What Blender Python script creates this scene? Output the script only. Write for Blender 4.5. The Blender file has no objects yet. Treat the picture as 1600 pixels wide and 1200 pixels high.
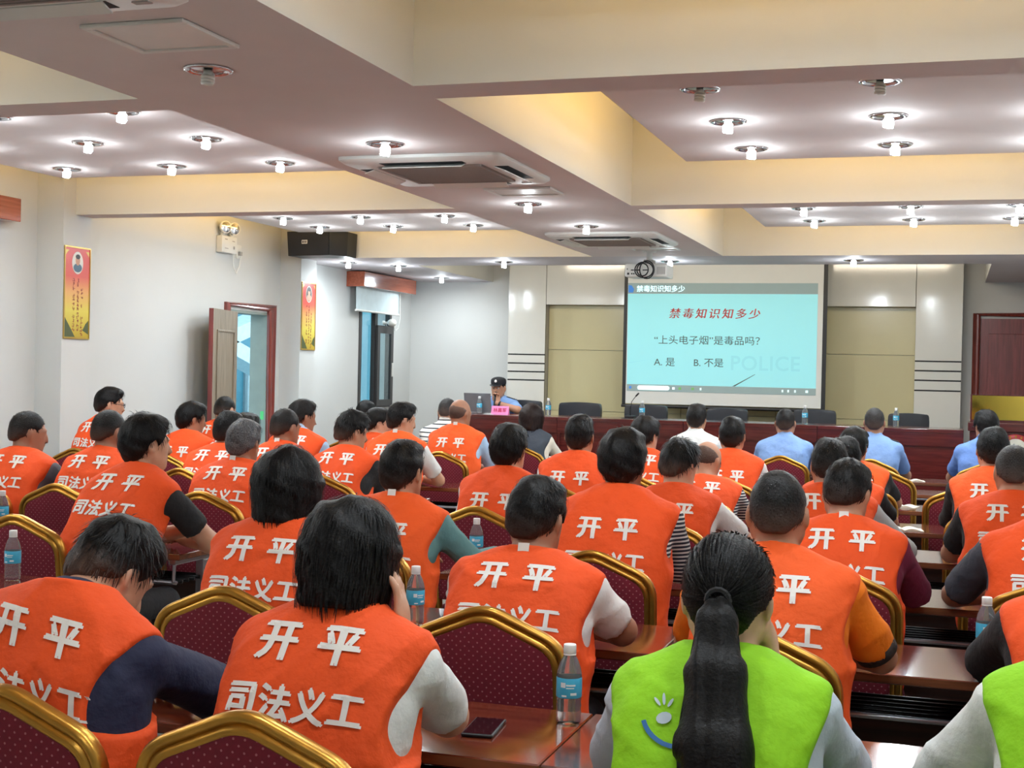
import bpy, bmesh, math, random
import numpy as np
from mathutils import Vector, Matrix, Euler
from mathutils.bvhtree import BVHTree
random.seed(7)
SC = bpy.context.scene
COL = SC.collection
PI = math.pi

# ------------------------------------------------------------------ camera
cam_d = bpy.data.cameras.new('camera'); cam = bpy.data.objects.new('camera', cam_d); COL.objects.link(cam)
yaw, pitch, roll = 0.311152, -0.0090957, 0.0218774
fwd = Vector((-math.sin(yaw)*math.cos(pitch), math.cos(yaw)*math.cos(pitch), math.sin(pitch)))
rt = Vector((math.cos(yaw), math.sin(yaw), 0)); up = rt.cross(fwd)
r2 = math.cos(roll)*rt + math.sin(roll)*up; u2 = -math.sin(roll)*rt + math.cos(roll)*up
M = Matrix((r2, u2, -fwd)).transposed().to_4x4(); M.translation = (0, 0, 1.6)
cam.matrix_world = M
cam_d.sensor_width = 36; cam_d.lens = 2133.56/1600*36; cam_d.clip_start = 0.05
SC.camera = cam

# ------------------------------------------------------------------ world, exposure
W = bpy.data.worlds.new('sky'); SC.world = W; W.use_nodes = True
bg = W.node_tree.nodes['Background']; bg.inputs[0].default_value = (0.58, 0.86, 1.0, 1); bg.inputs[1].default_value = 1.9
SC.view_settings.view_transform = 'Standard'; SC.view_settings.look = 'None'
SC.view_settings.gamma = 1; SC.view_settings.use_curve_mapping = False
SC.view_settings.exposure = 0.16
SC.cycles.use_denoising = True
SC.cycles.max_bounces = 6; SC.cycles.diffuse_bounces = 3; SC.cycles.glossy_bounces = 2; SC.cycles.transmission_bounces = 5
SC.cycles.use_adaptive_sampling = True; SC.cycles.adaptive_threshold = 0.12; SC.cycles.adaptive_min_samples = 16
SC.cycles.sample_clamp_indirect = 6; SC.cycles.caustics_reflective = False; SC.cycles.caustics_refractive = False
LAMP_W = 7.8            # one downlight
COVE_W = 4.2             # one warm cove tube per metre
LAMP_COL = (0.86, 0.95, 1.0)
COVE_COL = (1.0, 0.62, 0.2)

# ------------------------------------------------------------------ materials
MATS = {}
def lin(c):
    return tuple((v/255/12.92 if v/255 <= .04045 else ((v/255+.055)/1.055)**2.4) for v in c)
def mat(name, rgb, rough=.6, metal=0, var=.06, vscale=8, bump=0, bscale=60, emit=None, estr=0, coat=0, trans=0, ior=1.45, alpha=1, spec=None, stretch=None, linear=False):
    if name in MATS: return MATS[name]
    m = bpy.data.materials.new(name); m.use_nodes = True; nt = m.node_tree; b = nt.nodes['Principled BSDF']
    c = rgb if linear else lin(rgb)
    tc = nt.nodes.new('ShaderNodeTexCoord'); mp = nt.nodes.new('ShaderNodeMapping')
    nt.links.new(tc.outputs['Object'], mp.inputs['Vector'])
    if stretch: mp.inputs['Scale'].default_value = stretch
    if var > 0:
        n = nt.nodes.new('ShaderNodeTexNoise'); n.inputs['Scale'].default_value = vscale; n.inputs['Detail'].default_value = 4
        nt.links.new(mp.outputs[0], n.inputs['Vector'])
        r = nt.nodes.new('ShaderNodeValToRGB'); r.color_ramp.elements[0].position = .3; r.color_ramp.elements[1].position = .7
        r.color_ramp.elements[0].color = (*[v*(1-var) for v in c], 1); r.color_ramp.elements[1].color = (*[min(1, v*(1+var)) for v in c], 1)
        nt.links.new(n.outputs['Fac'], r.inputs[0]); nt.links.new(r.outputs[0], b.inputs['Base Color'])
    else: b.inputs['Base Color'].default_value = (*c, 1)
    b.inputs['Roughness'].default_value = rough; b.inputs['Metallic'].default_value = metal
    if spec is not None: b.inputs['Specular IOR Level'].default_value = spec
    if coat: b.inputs['Coat Weight'].default_value = coat; b.inputs['Coat Roughness'].default_value = .08
    if trans: b.inputs['Transmission Weight'].default_value = trans; b.inputs['IOR'].default_value = ior
    if alpha < 1: b.inputs['Alpha'].default_value = alpha
    if emit: b.inputs['Emission Color'].default_value = (*lin(emit), 1); b.inputs['Emission Strength'].default_value = estr
    if bump:
        n2 = nt.nodes.new('ShaderNodeTexNoise'); n2.inputs['Scale'].default_value = bscale; n2.inputs['Detail'].default_value = 5
        nt.links.new(mp.outputs[0], n2.inputs['Vector'])
        bp = nt.nodes.new('ShaderNodeBump'); bp.inputs['Strength'].default_value = bump; bp.inputs['Distance'].default_value = .02
        nt.links.new(n2.outputs['Fac'], bp.inputs['Height']); nt.links.new(bp.outputs[0], b.inputs['Normal'])
    MATS[name] = m
    return m
def wood(name, dark, light, rough=.25, scale=3.0, axis=0, coat=.4):
    if name in MATS: return MATS[name]
    m = bpy.data.materials.new(name); m.use_nodes = True; nt = m.node_tree; b = nt.nodes['Principled BSDF']
    tc = nt.nodes.new('ShaderNodeTexCoord'); mp = nt.nodes.new('ShaderNodeMapping')
    s = [14, 14, 14]; s[axis] = .9; mp.inputs['Scale'].default_value = s
    n = nt.nodes.new('ShaderNodeTexNoise'); n.inputs['Scale'].default_value = scale; n.inputs['Detail'].default_value = 6; n.inputs['Distortion'].default_value = .6
    r = nt.nodes.new('ShaderNodeValToRGB'); r.color_ramp.elements[0].position = .35; r.color_ramp.elements[1].position = .65
    r.color_ramp.elements[0].color = (*lin(dark), 1); r.color_ramp.elements[1].color = (*lin(light), 1)
    nt.links.new(tc.outputs['Object'], mp.inputs[0]); nt.links.new(mp.outputs[0], n.inputs['Vector']); nt.links.new(n.outputs['Fac'], r.inputs[0]); nt.links.new(r.outputs[0], b.inputs['Base Color'])
    b.inputs['Roughness'].default_value = rough; b.inputs['Coat Weight'].default_value = coat; b.inputs['Coat Roughness'].default_value = .13
    MATS[name] = m; return m

mat('wall_paint', (208, 210, 208), .75, var=.015, vscale=2)
mat('beam_paint', (217, 217, 211), .75, var=.015, vscale=2)
mat('soffit_paint', (224, 215, 212), .8, var=.02, vscale=3)
mat('soffit_front', (206, 200, 204), .6, var=.02, vscale=3)
mat('gloss_panel', (226, 226, 220), .12, var=.01, coat=.3)
mat('beige_panel', (208, 200, 158), .22, var=.03, vscale=1.5)
mat('black_gap', (22, 22, 24), .6)
mat('floor_tile', (176, 172, 164), .3, var=.12, vscale=3)
mat('white_plastic', (228, 228, 222), .4, var=.02)
mat('grey_plastic', (170, 166, 160), .5, var=.05)
mat('grille', (150, 138, 130), .6, var=.1, vscale=200)
mat('black_plastic', (20, 21, 24), .45, var=.1)
mat('black_mesh', (34, 35, 40), .7, var=.15, vscale=300, bump=.3, bscale=300)
mat('black_metal', (24, 24, 26), .28, metal=.8, var=.05)
mat('chrome', (205, 205, 208), .15, metal=1, var=.02)
mat('silver', (172, 176, 184), .35, metal=.85, var=.04)
mat('gold', (188, 140, 62), .3, metal=.92, var=.14, vscale=14, bump=.04, bscale=40)
mat('plaque_gold', (214, 188, 84), .08, metal=.95, var=.06, vscale=5)
mat('bulb', (255, 255, 255), .4, var=0, emit=(235, 247, 255), estr=60)
mat('bulb_off', (225, 222, 214), .35, var=.03)
mat('cove_tube', (255, 220, 140), .4, var=0, emit=(255, 200, 90), estr=3)
wood('desk_wood', (84, 34, 20), (118, 54, 33), .12, axis=0, coat=.9)
wood('desk_edge', (98, 56, 34), (134, 82, 52), .35, axis=0, coat=.1)
wood('panel_wood', (52, 24, 16), (74, 36, 24), .5, axis=0, coat=0)
wood('red_wood', (74, 20, 18), (94, 30, 26), .22, axis=0, coat=.5)
wood('red_door', (104, 44, 44), (132, 62, 60), .35, axis=2, coat=.2)
wood('grey_door', (120, 106, 88), (148, 134, 114), .45, axis=2, coat=.1)
wood('frame_wood', (110, 44, 38), (142, 64, 54), .3, axis=2, coat=.3)
mat('jamb_grey', (138, 148, 140), .5)
wood('pelmet_wood', (150, 72, 46), (176, 92, 62), .12, axis=1, coat=.6)

# ------------------------------------------------------------------ mesh helpers
def link(o, parent=None):
    COL.objects.link(o)
    if parent is not None: o.parent = parent
    return o
def mk(name, verts, faces, m, parent=None, smooth=False, loc=None):
    me = bpy.data.meshes.new(name); me.from_pydata([tuple(v) for v in verts], [], [tuple(f) for f in faces]); me.update()
    ms = m if isinstance(m, (list, tuple)) else [m]
    for x in ms: me.materials.append(MATS[x] if isinstance(x, str) else x)
    if smooth:
        me.polygons.foreach_set('use_smooth', [True]*len(me.polygons))
    o = bpy.data.objects.new(name, me); link(o, parent)
    if loc is not None: o.location = loc
    return o
class MB:
    def __init__(s): s.v = []; s.f = []
    def add(s, v, f):
        k = len(s.v); s.v += [tuple(p) for p in v]; s.f += [tuple(i+k for i in q) for q in f]; return s
    def box(s, x0, x1, y0, y1, z0, z1):
        return s.add([(x0,y0,z0),(x1,y0,z0),(x1,y1,z0),(x0,y1,z0),(x0,y0,z1),(x1,y0,z1),(x1,y1,z1),(x0,y1,z1)],
                     [(3,2,1,0),(4,5,6,7),(0,1,5,4),(1,2,6,5),(2,3,7,6),(3,0,4,7)])
    def bbox(s, x0, x1, y0, y1, z0, z1, b=.01, seg=2):
        bm = bmesh.new(); bmesh.ops.create_cube(bm, size=1)
        for v in bm.verts: v.co = Vector(((x0+x1)/2+v.co.x*(x1-x0), (y0+y1)/2+v.co.y*(y1-y0), (z0+z1)/2+v.co.z*(z1-z0)))
        bmesh.ops.bevel(bm, geom=bm.edges[:], offset=b, segments=seg, affect='EDGES', profile=.5)
        bm.verts.index_update(); v = [tuple(q.co) for q in bm.verts]; f = [[q.index for q in p.verts] for p in bm.faces]; bm.free()
        return s.add(v, f)
    def lathe(s, prof, n=20, c=(0,0,0), axis='Z', cap=True):
        v = []; f = []
        for r, z in prof:
            for i in range(n):
                a = 2*PI*i/n; p = (r*math.cos(a), r*math.sin(a), z)
                if axis == 'Y': p = (p[0], z, -p[1])
                if axis == 'X': p = (z, p[0], p[1])
                v.append((p[0]+c[0], p[1]+c[1], p[2]+c[2]))
        for j in range(len(prof)-1):
            for i in range(n):
                k = (i+1) % n; f.append((j*n+i, j*n+k, (j+1)*n+k, (j+1)*n+i))
        if cap:
            if prof[0][0] > 1e-4: f.append(tuple(range(n-1, -1, -1)))
            if prof[-1][0] > 1e-4: f.append(tuple((len(prof)-1)*n+i for i in range(n)))
        return s.add(v, f)
    def sweep(s, path, prof, closed=False, upv=(0,1,0), cap=True):
        # prof: list of (a,b): a along side = tangent x up, b along up
        n = len(prof); P = [Vector(p) for p in path]; v = []; f = []; U = Vector(upv)
        for i, p in enumerate(P):
            if closed: t = P[(i+1) % len(P)]-P[i-1]
            else: t = P[min(i+1, len(P)-1)]-P[max(i-1, 0)]
            t.normalize(); sd = t.cross(U)
            if sd.length < 1e-4: sd = t.cross(Vector((1,0,0)))
            sd.normalize(); uu = sd.cross(t).normalized()
            k = 1.0
            if 0 < i < len(P)-1 or closed:
                a = (P[i]-P[i-1]).normalized(); k = 1/max(.5, math.cos(a.angle(t)))
            for a_, b_ in prof: v.append(tuple(p+sd*a_*k+uu*b_))
        m = len(P)
        for j in range(m if closed else m-1):
            for i in range(n):
                k = (i+1) % n; jj = (j+1) % m; f.append((j*n+i, j*n+k, jj*n+k, jj*n+i))
        if cap and not closed: f.append(tuple(range(n-1, -1, -1))); f.append(tuple((m-1)*n+i for i in range(n)))
        return s.add(v, f)
    def tube(s, path, r, n=8, closed=False, upv=(0,1,0)):
        return s.sweep(path, [(r*math.cos(2*PI*i/n), r*math.sin(2*PI*i/n)) for i in range(n)], closed, upv)
    def ball(s, c, r, nu=12, nv=8):
        rx, ry, rz = (r, r, r) if not isinstance(r, (tuple, list)) else r
        v = [(c[0], c[1], c[2]-rz)]; f = []
        for j in range(1, nv):
            p = -PI/2+PI*j/nv
            for i in range(nu): v.append((c[0]+rx*math.cos(p)*math.cos(2*PI*i/nu), c[1]+ry*math.cos(p)*math.sin(2*PI*i/nu), c[2]+rz*math.sin(p)))
        v.append((c[0], c[1], c[2]+rz)); e = len(v)-1
        for i in range(nu): f.append((0, 1+(i+1) % nu, 1+i)); f.append((e, 1+(nv-2)*nu+i, 1+(nv-2)*nu+(i+1) % nu))
        for j in range(nv-2):
            for i in range(nu): k = (i+1) % nu; f.append((1+j*nu+i, 1+j*nu+k, 1+(j+1)*nu+k, 1+(j+1)*nu+i))
        return s.add(v, f)
    def prism(s, poly, y0, y1):          # polygon in XZ extruded along Y
        n = len(poly); v = [(x, y0, z) for x, z in poly]+[(x, y1, z) for x, z in poly]
        f = [tuple(range(n)), tuple(range(2*n-1, n-1, -1))]+[(i, i+n, (i+1) % n+n, (i+1) % n) for i in range(n)]
        return s.add(v, f)
    def build(s, name, m, parent=None, smooth=False, loc=None): return mk(name, s.v, s.f, m, parent, smooth, loc)
def autosmooth(o, ang=35):
    me = o.data
    bm = bmesh.new(); bm.from_mesh(me); a = math.radians(ang)
    for f in bm.faces: f.smooth = True
    for e in bm.edges: e.smooth = len(e.link_faces) == 2 and e.calc_face_angle(0) < a
    bm.to_mesh(me); bm.free(); return o
def box(name, x0, x1, y0, y1, z0, z1, m, parent=None, b=0):
    q = MB(); q.bbox(x0, x1, y0, y1, z0, z1, b) if b else q.box(x0, x1, y0, y1, z0, z1)
    return q.build(name, m, parent)
def thing(name, label, cat, loc=(0,0,0), rz=0, group=None):
    o = bpy.data.objects.new(name, None); o.empty_display_size = .1; link(o); o.location = loc; o.rotation_euler = (0, 0, rz)
    return tag(o, label, cat, group)
def tag(o, label, cat, group=None):
    o['label'] = label; o['category'] = cat
    if group: o['group'] = group
    return o
def struct(o, label=None):
    o['kind'] = 'structure'
    if label: o['label'] = label
    return o
def copy_tree(o, parent=None):
    c = o.copy(); COL.objects.link(c); c.parent = parent
    for ch in list(o.children): copy_tree(ch, c)
    return c
def point(name, loc, w, col, r=.05, parent=None):
    l = bpy.data.lights.new(name, 'POINT'); l.energy = w; l.color = col; l.shadow_soft_size = r
    o = bpy.data.objects.new(name, l); link(o, parent); o.location = loc; return o
def disk(name, loc, w, col, r, parent):
    l = bpy.data.lights.new(name, 'AREA'); l.shape = 'DISK'; l.size = 2*r; l.energy = w; l.color = col
    o = bpy.data.objects.new(name, l); link(o, parent); o.location = loc; return o
def area(name, loc, rot, sx, sy, w, col, parent=None):
    l = bpy.data.lights.new(name, 'AREA'); l.shape = 'RECTANGLE'; l.size = sx; l.size_y = sy; l.energy = w; l.color = col
    o = bpy.data.objects.new(name, l); link(o, parent); o.location = loc; o.rotation_euler = rot; return o
def text_mesh(body, size, bold=0.0, shear=0.0, spacing=1.0, ax='CENTER'):
    c = bpy.data.curves.new('t', 'FONT'); c.body = body; c.size = size; c.offset = bold; c.shear = shear; c.space_character = spacing
    c.align_x = ax; c.align_y = 'CENTER'; c.resolution_u = 3
    o = bpy.data.objects.new('t', c); COL.objects.link(o); bpy.context.view_layer.update()
    dg = bpy.context.evaluated_depsgraph_get(); me = o.evaluated_get(dg).to_mesh()
    v = np.array([tuple(p.co) for p in me.vertices]); f = [tuple(p.vertices) for p in me.polygons]
    o.evaluated_get(dg).to_mesh_clear(); bpy.data.objects.remove(o); bpy.data.curves.remove(c)
    return v, f
def flat_text(name, body, size, m, parent, loc, rot, bold=0.0, shear=0, spacing=1.0, sx=1.0, thick=.0, ax='CENTER'):
    v, f = text_mesh(body, size, bold, shear, spacing, ax)
    v = v.copy(); v[:, 0] *= sx
    o = mk(name, v, f, m, parent); o.location = loc; o.rotation_euler = rot; return o

# ================================================================== ROOM
XL, XR, YB, YF = -7.08, 1.09, -3.0, 17.42       # main wall planes
ZB, ZP, ZT = 2.8, 3.0, 3.42                    # beam soffit, floating panel, coffer top
COLF = -6.83                                   # face of the pilasters
struct(box('floor', XL-.2, XR+.2, YB-.2, YF+.2, -.12, 0, 'floor_tile'), 'pale tiled floor of the meeting hall')  # floor tone lightened so it bounces light up to the soffits
struct(box('ceiling', XL-.2, XR+.2, YB-.2, YF+.2, ZT, ZT+.12, 'beam_paint'), 'cream upper ceiling inside the coffers')
# left wall with the door opening and the window opening
DY0, DY1, DZ = 12.46, 13.32, 2.18
WY0, WY1, WZ0, WZ1 = 15.7, 16.72, 1.1, 2.6
q = MB(); t = XL-.2
q.box(t, XL, YB-.2, DY0, 0, ZT); q.box(t, XL, DY0, DY1, DZ, ZT); q.box(t, XL, DY1, WY0, 0, ZT)
q.box(t, XL, WY0, WY1, 0, WZ0); q.box(t, XL, WY0, WY1, WZ1, ZT); q.box(t, XL, WY1, YF+.2, 0, ZT)
struct(q.build('wall_left', 'wall_paint'), 'white left wall with a door and a window')
struct(box('wall_right', XR, XR+.2, YB-.2, YF+.2, 0, ZT, 'wall_paint'), 'white right wall of the hall')
q = MB(); q.box(XL, XR, YF, YF+.2, 0, ZT)
struct(q.build('wall_front', 'wall_paint'), 'white front wall behind the stage')
struct(box('wall_back', XL, XR, YB-.2, YB, 0, ZT, 'wall_paint'), 'white back wall of the hall')
# pilasters carrying the cross beams
CROSS = [(-2.7, -2.45), (1.2, 1.45), (5.38, 5.65), (9.52, 9.76), (13.6, 13.95)]
n = 0
for i, (a, b) in enumerate(CROSS):
    for s in (0, 1):
        n += 1
        x0, x1 = (XL, COLF) if s == 0 else (XR-.2, XR)
        y0, y1 = ((9.36, 9.73), (13.58, 13.96))[i-3] if i > 2 else (a, b+.1)
        struct(box('trim_%d' % n, x0, x1, y0, y1, 0, ZT, 'wall_paint'), 'white wall pilaster under a ceiling beam')
# beams: cream sides, mauve underside
def beam(x0, x1, y0, y1, z0=ZB, z1=ZT, soff='soffit_paint', lab='ceiling beam with cream sides and mauve underside'):
    global n
    n += 1
    q = MB().box(x0, x1, y0, y1, z0, z1)
    o = q.build('trim_%d' % n, ['beam_paint', soff]); o.data.polygons[0].material_index = 1
    return struct(o, lab)
BX0, BX1 = -3.54, -2.2
beam(BX0, BX1, YB, 13.62, lab='wide lengthwise ceiling beam carrying the cassette air conditioners')
for (a, b) in CROSS[:4]:
    beam(XL, BX0, a, b); beam(BX1, XR, a, b)
# front ceiling zone with the raised recess over the stage
beam(XL, XR, 13.62, 14.7, soff='soffit_front', lab='flat lowered ceiling in front of the stage')
beam(XL, -5.9, 14.7, YF, soff='soffit_front', lab='lowered ceiling left of the stage recess')
beam(.36, XR, 14.7, YF, soff='soffit_front', lab='lowered ceiling right of the stage recess')
# floating panels with cove lights
PANELS = []
for (y0, y1) in ((-2.0, .75), (1.9, 4.75), (6.1, 8.87), (10.15, 12.85)):
    for (x0, x1) in ((-6.5, -4.07), (-1.69, .72)):
        n += 1
        c = struct(MB().bbox(x0, x1, y0, y1, ZP, ZP+.07, .006).build('trim_%d' % n, 'soffit_paint'), 'floating mauve ceiling panel inside a coffer')
        PANELS.append((x0, x1, y0, y1))
        # warm tubes lying on top of the panel, close to its edges
        cv = thing('cove_light', 'warm tube lights hidden on top of the %s %s floating ceiling panel' % (('rearmost', 'nearest', 'middle', 'far')[(len(PANELS)-1)//2], ('left', 'right')[(len(PANELS)-1) % 2]), 'cove light', ((x0+x1)/2, (y0+y1)/2, ZP+.07), 0, 'cove lights above the floating panels')
        hx, hy = (x1-x0)/2-.15, (y1-y0)/2-.15
        for k, (px, py, ln, rz) in enumerate(((0, hy, 2*hx, 0), (0, -hy, 2*hx, 0), (hx, 0, 2*hy, PI/2), (-hx, 0, 2*hy, PI/2))):
            tb = MB().tube([(-ln/2+.05, 0, .03), (ln/2-.05, 0, .03)], .013, 8, upv=(0,0,1)).build('tube', 'cove_tube', cv)
            tb.location = (px, py, 0); tb.rotation_euler = (0, 0, rz)
            out = Vector((px, py, 0)).normalized()
            d = (out+Vector((0, 0, 1.1))).normalized()
            ar = area('glow', (px+out.x*.02, py+out.y*.02, .06), d.to_track_quat('-Z', 'Y').to_euler(), .05, .05, COVE_W*ln*(.5 if y1 < 5 else 1), COVE_COL, cv)
            ar.data.size = ln; ar.data.size_y = .04
            # keep the long side parallel to the edge
            zx = Vector((-d.x, -d.y, -d.z)); xx = Vector((0, 0, 1)).cross(out).normalized(); yy = (-d).cross(xx).normalized()
            ar.rotation_euler = Matrix((xx, yy, -d)).transposed().to_euler()
# warm-white tubes inside the stage recess, above the head table
cv = thing('cove_light', 'warm tube lights inside the ceiling recess above the stage', 'cove light', (-2.77, 14.78, 3.18), 0)
for k in range(3):
    x = (k-1)*1.9
    MB().tube([(x-.8, 0, 0), (x+.8, 0, 0)], .014, 8, upv=(0,0,1)).build('tube', 'cove_tube', cv)
    MB().bbox(x-.85, x+.85, -.075, -.02, -.02, .02, .004).build('batten', 'white_plastic', cv)
    a_ = area('glow', (x, .05, -.01), (math.radians(62), 0, 0), 1.6, .05, 11, (1.0, .88, .7), cv)
# access panels in the beam soffit
for (cx, cy, sx, sy, lab) in ((-2.77, 4.35, .42, .4, 'white framed access panel in the beam beside the nearest air conditioner'),
                              (-2.72, 8.63, .46, .34, 'white access panel just beyond the middle air conditioner'),
                              (-2.7, 12.68, .46, .3, 'white access panel above the projector')):
    t = thing('access_panel', lab, 'ceiling panel', (cx, cy, ZB))
    q = MB(); a, b = sx/2, sy/2
    for (x0, x1, y0, y1) in ((-a, a, -b, -b+.03), (-a, a, b-.03, b), (-a, -a+.03, -b+.03, b-.03), (a-.03, a, -b+.03, b-.03)): q.bbox(x0, x1, y0, y1, -.016, -.0005, .004)
    q.build('frame', 'white_plastic', t)
    box('hatch', -a+.034, a-.034, -b+.034, b-.034, -.009, -.0006, 'white_plastic', t)

# ------------------------------------------------------------------ cassette air conditioners
def cassette(cx, cy, lab):
    t = thing('cassette_air_conditioner', lab, 'air conditioner', (cx, cy, ZB))
    s = .49
    q = MB()
    pts = []
    for (sx, sy) in ((1, 1), (-1, 1), (-1, -1), (1, -1)):
        a0 = {(1,1): 0, (-1,1): 90, (-1,-1): 180, (1,-1): 270}[(sx, sy)]
        for k in range(5):
            a = math.radians(a0+k*22.5); pts.append((sx*(s-.05)+.05*math.cos(a), sy*(s*1.06-.05)+.05*math.sin(a)))
    N = len(pts)
    def ring(k, z): return [(x*k, y*k, z) for x, y in pts]
    v = ring(1, -.0006)+ring(1, -.018)+ring(.95, -.036)+ring(.66, -.036)+ring(.65, -.03)
    f = []
    for j in range(4):
        for i in range(N): k = (i+1) % N; f.append((j*N+i, j*N+k, (j+1)*N+k, (j+1)*N+i))
    f.append(tuple(4*N+i for i in range(N)))
    q.add(v, f); o = q.build('panel', 'white_plastic', t); autosmooth(o, 40)
    # intake grille
    g = MB()
    for i in range(24): y = -.29+i*.0252; g.box(-.29, .29, y, y+.013, -.042, -.032)
    g.box(-.3, .3, -.31, -.295, -.045, -.03); g.box(-.3, .3, .31, .325, -.045, -.03); g.box(-.315, -.295, -.31, .325, -.045, -.03); g.box(.295, .315, -.31, .325, -.045, -.03)
    g.build('intake_grille', 'grille', t)
    for k in range(4):
        h = MB().box(-.25, .25, .375, .455, -.0375, -.0345).build('outlet_slot', 'black_gap', t); h.rotation_euler = (0, 0, k*PI/2)
        fl = MB().add([(-.24, .37, -.04), (.24, .37, -.04), (.24, .43, -.062), (-.24, .43, -.062), (-.24, .372, -.035), (.24, .372, -.035), (.24, .433, -.057), (-.24, .433, -.057)],
                      [(3,2,1,0), (4,5,6,7), (0,1,5,4), (1,2,6,5), (2,3,7,6), (3,0,4,7)]).build('louver', 'white_plastic', t)
        fl.rotation_euler = (0, 0, k*PI/2)
    MB().box(.33, .39, .4, .43, -.04, -.036).build('badge', 'grey_plastic', t)
    return t
cassette(-2.87, 3.41, 'white ceiling cassette air conditioner nearest the camera, cut by the top left frame corner')
cassette(-2.87, 7.6, 'white ceiling cassette air conditioner in the middle of the lengthwise beam')
cassette(-2.87, 11.75, 'white ceiling cassette air conditioner farthest away, before the projector')

# ------------------------------------------------------------------ downlights
def downlight_proto():
    t = thing('downlight', 'x', 'downlight')
    MB().lathe([(.098, -.0005), (.1, -.007), (.088, -.011), (.075, -.006), (.07, .0)], 24, cap=False).build('trim_ring', 'chrome', t, True)
    MB().lathe([(.07, -.0006), (.055, -.0016), (.03, -.002), (0.0005, -.002)], 24, cap=False).build('reflector', 'chrome', t, True)
    # spiral compact bulb
    q = MB(); q.lathe([(.018, -.004), (.02, -.02), (.018, -.03)], 12)
    q.tube([(.02*math.cos(a), .02*math.sin(a), -.022-.04*a/(6*PI)) for a in [k*PI/5 for k in range(31)]], .0085, 7, upv=(0,0,1))
    q.ball((0, 0, -.052), (.023, .023, .016))
    b = q.build('bulb', 'bulb', t, True)
    return t
DL = downlight_proto(); dl_used = [False]
dl_off_b = bpy.data.meshes.new('x')
def downlight(x, y, z, lab, group, on=True, light=True, pw=1.0):
    if not dl_used[0]: t = DL; dl_used[0] = True
    else: t = copy_tree(DL)
    t.location = (x, y, z); t['label'] = lab
    if group: t['group'] = group
    for c in t.children:
        if c.name.startswith('bulb') and not on:
            c.data = c.data.copy(); c.data.materials[0] = MATS['bulb_off']
    if on and light: disk('lamp_light', (0, 0, -.088), LAMP_W*pw, LAMP_COL, .045, t); point('bulb_glow', (0, 0, -.19), LAMP_W*.28*pw, LAMP_COL, .03, t)
    return t
G1 = 'downlights in the left middle floating panel'; G2 = 'downlights in the right middle floating panel'
G3 = 'downlights in the left far floating panel'; G4 = 'downlights in the right far floating panel'
G5 = 'added unseen downlights in the rear floating panels'
nx = {0: 'left', 1: 'middle', 2: 'right'}
for j, y in enumerate((6.56, 7.46, 8.44)):
    for i, x in enumerate((-6.14, -5.27, -4.42)):
        downlight(x, y, ZP, 'lit spiral downlight in the left floating ceiling panel, %s row, %s one' % (('nearest', 'middle', 'far')[j], nx[i]), G1, light=not (j == 0 and i == 0), pw=.6 if i == 0 else .85)
for j, y in enumerate((6.62, 7.5, 8.42)):
    for i, x in enumerate((-1.2, -.35, .49)):
        downlight(x, y, ZP, ('unlit' if j == 0 else 'lit')+' spiral downlight in the right middle floating panel, %s row, %s one' % (('nearest', 'middle', 'far')[j], nx[i]), G2, on=j > 0)
for j, y in enumerate((10.75, 11.58, 12.36)):
    for i, x in enumerate((-6.02, -5.23, -4.4)):
        downlight(x, y, ZP, 'lit spiral downlight in the far left ceiling panel, %s row, %s one' % (('hidden', 'middle', 'far')[j], nx[i]), G3, pw=.6 if i == 0 else .9)
for j, y in enumerate((10.75, 11.45, 12.36)):
    for i, x in enumerate((-1.19, -.345, .48)):
        downlight(x, y, ZP, 'lit spiral downlight in the far right ceiling panel, %s row, %s one' % (('hidden', 'near', 'far')[j], nx[i]), G4)
downlight(-2.9, 4.9, ZB, 'unlit downlight with a bare tube in the lengthwise beam by the near access panel', None, on=False)
downlight(-2.9, 6.72, ZB, 'lit downlight in the lengthwise beam just before the middle air conditioner', None)
downlight(-2.9, 9.3, ZB, 'lit downlight in the lengthwise beam between the two far air conditioners, nearer one', None)
downlight(-2.86, 10.78, ZB, 'lit downlight in the lengthwise beam right before the farthest air conditioner', None)
for x, y, l in ((-6.55, 14.2, 'lit downlight in the front ceiling right of the loudspeaker box'), (-6.13, 14.67, 'lit downlight in the front ceiling just above the wooden blind pelmet'),
                (-6.33, 16.6, 'lit downlight in the front ceiling near the left front corner'), (-4.69, 14.2, 'lit downlight in the front ceiling above the left white stage panel'),
                (-2.85, 14.2, 'lit downlight in the front ceiling right beside the projector'), (-.965, 14.15, 'lit downlight in the front ceiling right of the projection screen')):
    downlight(x, y, ZB, l, None, pw=1.6)
for j, y in enumerate((2.4, 4.2)):  # lit lamps added out of view, here and further back, as fill for daylight
    for i, x in enumerate((-6.1, -5.25, -4.42, -1.2, -.35, .48)):
        downlight(x, y, ZP, 'added unseen lit downlight in the nearest %s ceiling panel, %s row, %s one' % (('left', 'right')[i//3], ('rear', 'front')[j], nx[i % 3]), G5)
for j, y in enumerate((-1.4, .2)):
    for i, x in enumerate((-5.25, -.35)): downlight(x, y, ZP, 'added unseen lit downlight in the rearmost %s ceiling panel, %s row' % (('left', 'right')[i], ('rear', 'front')[j]), G5)

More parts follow.
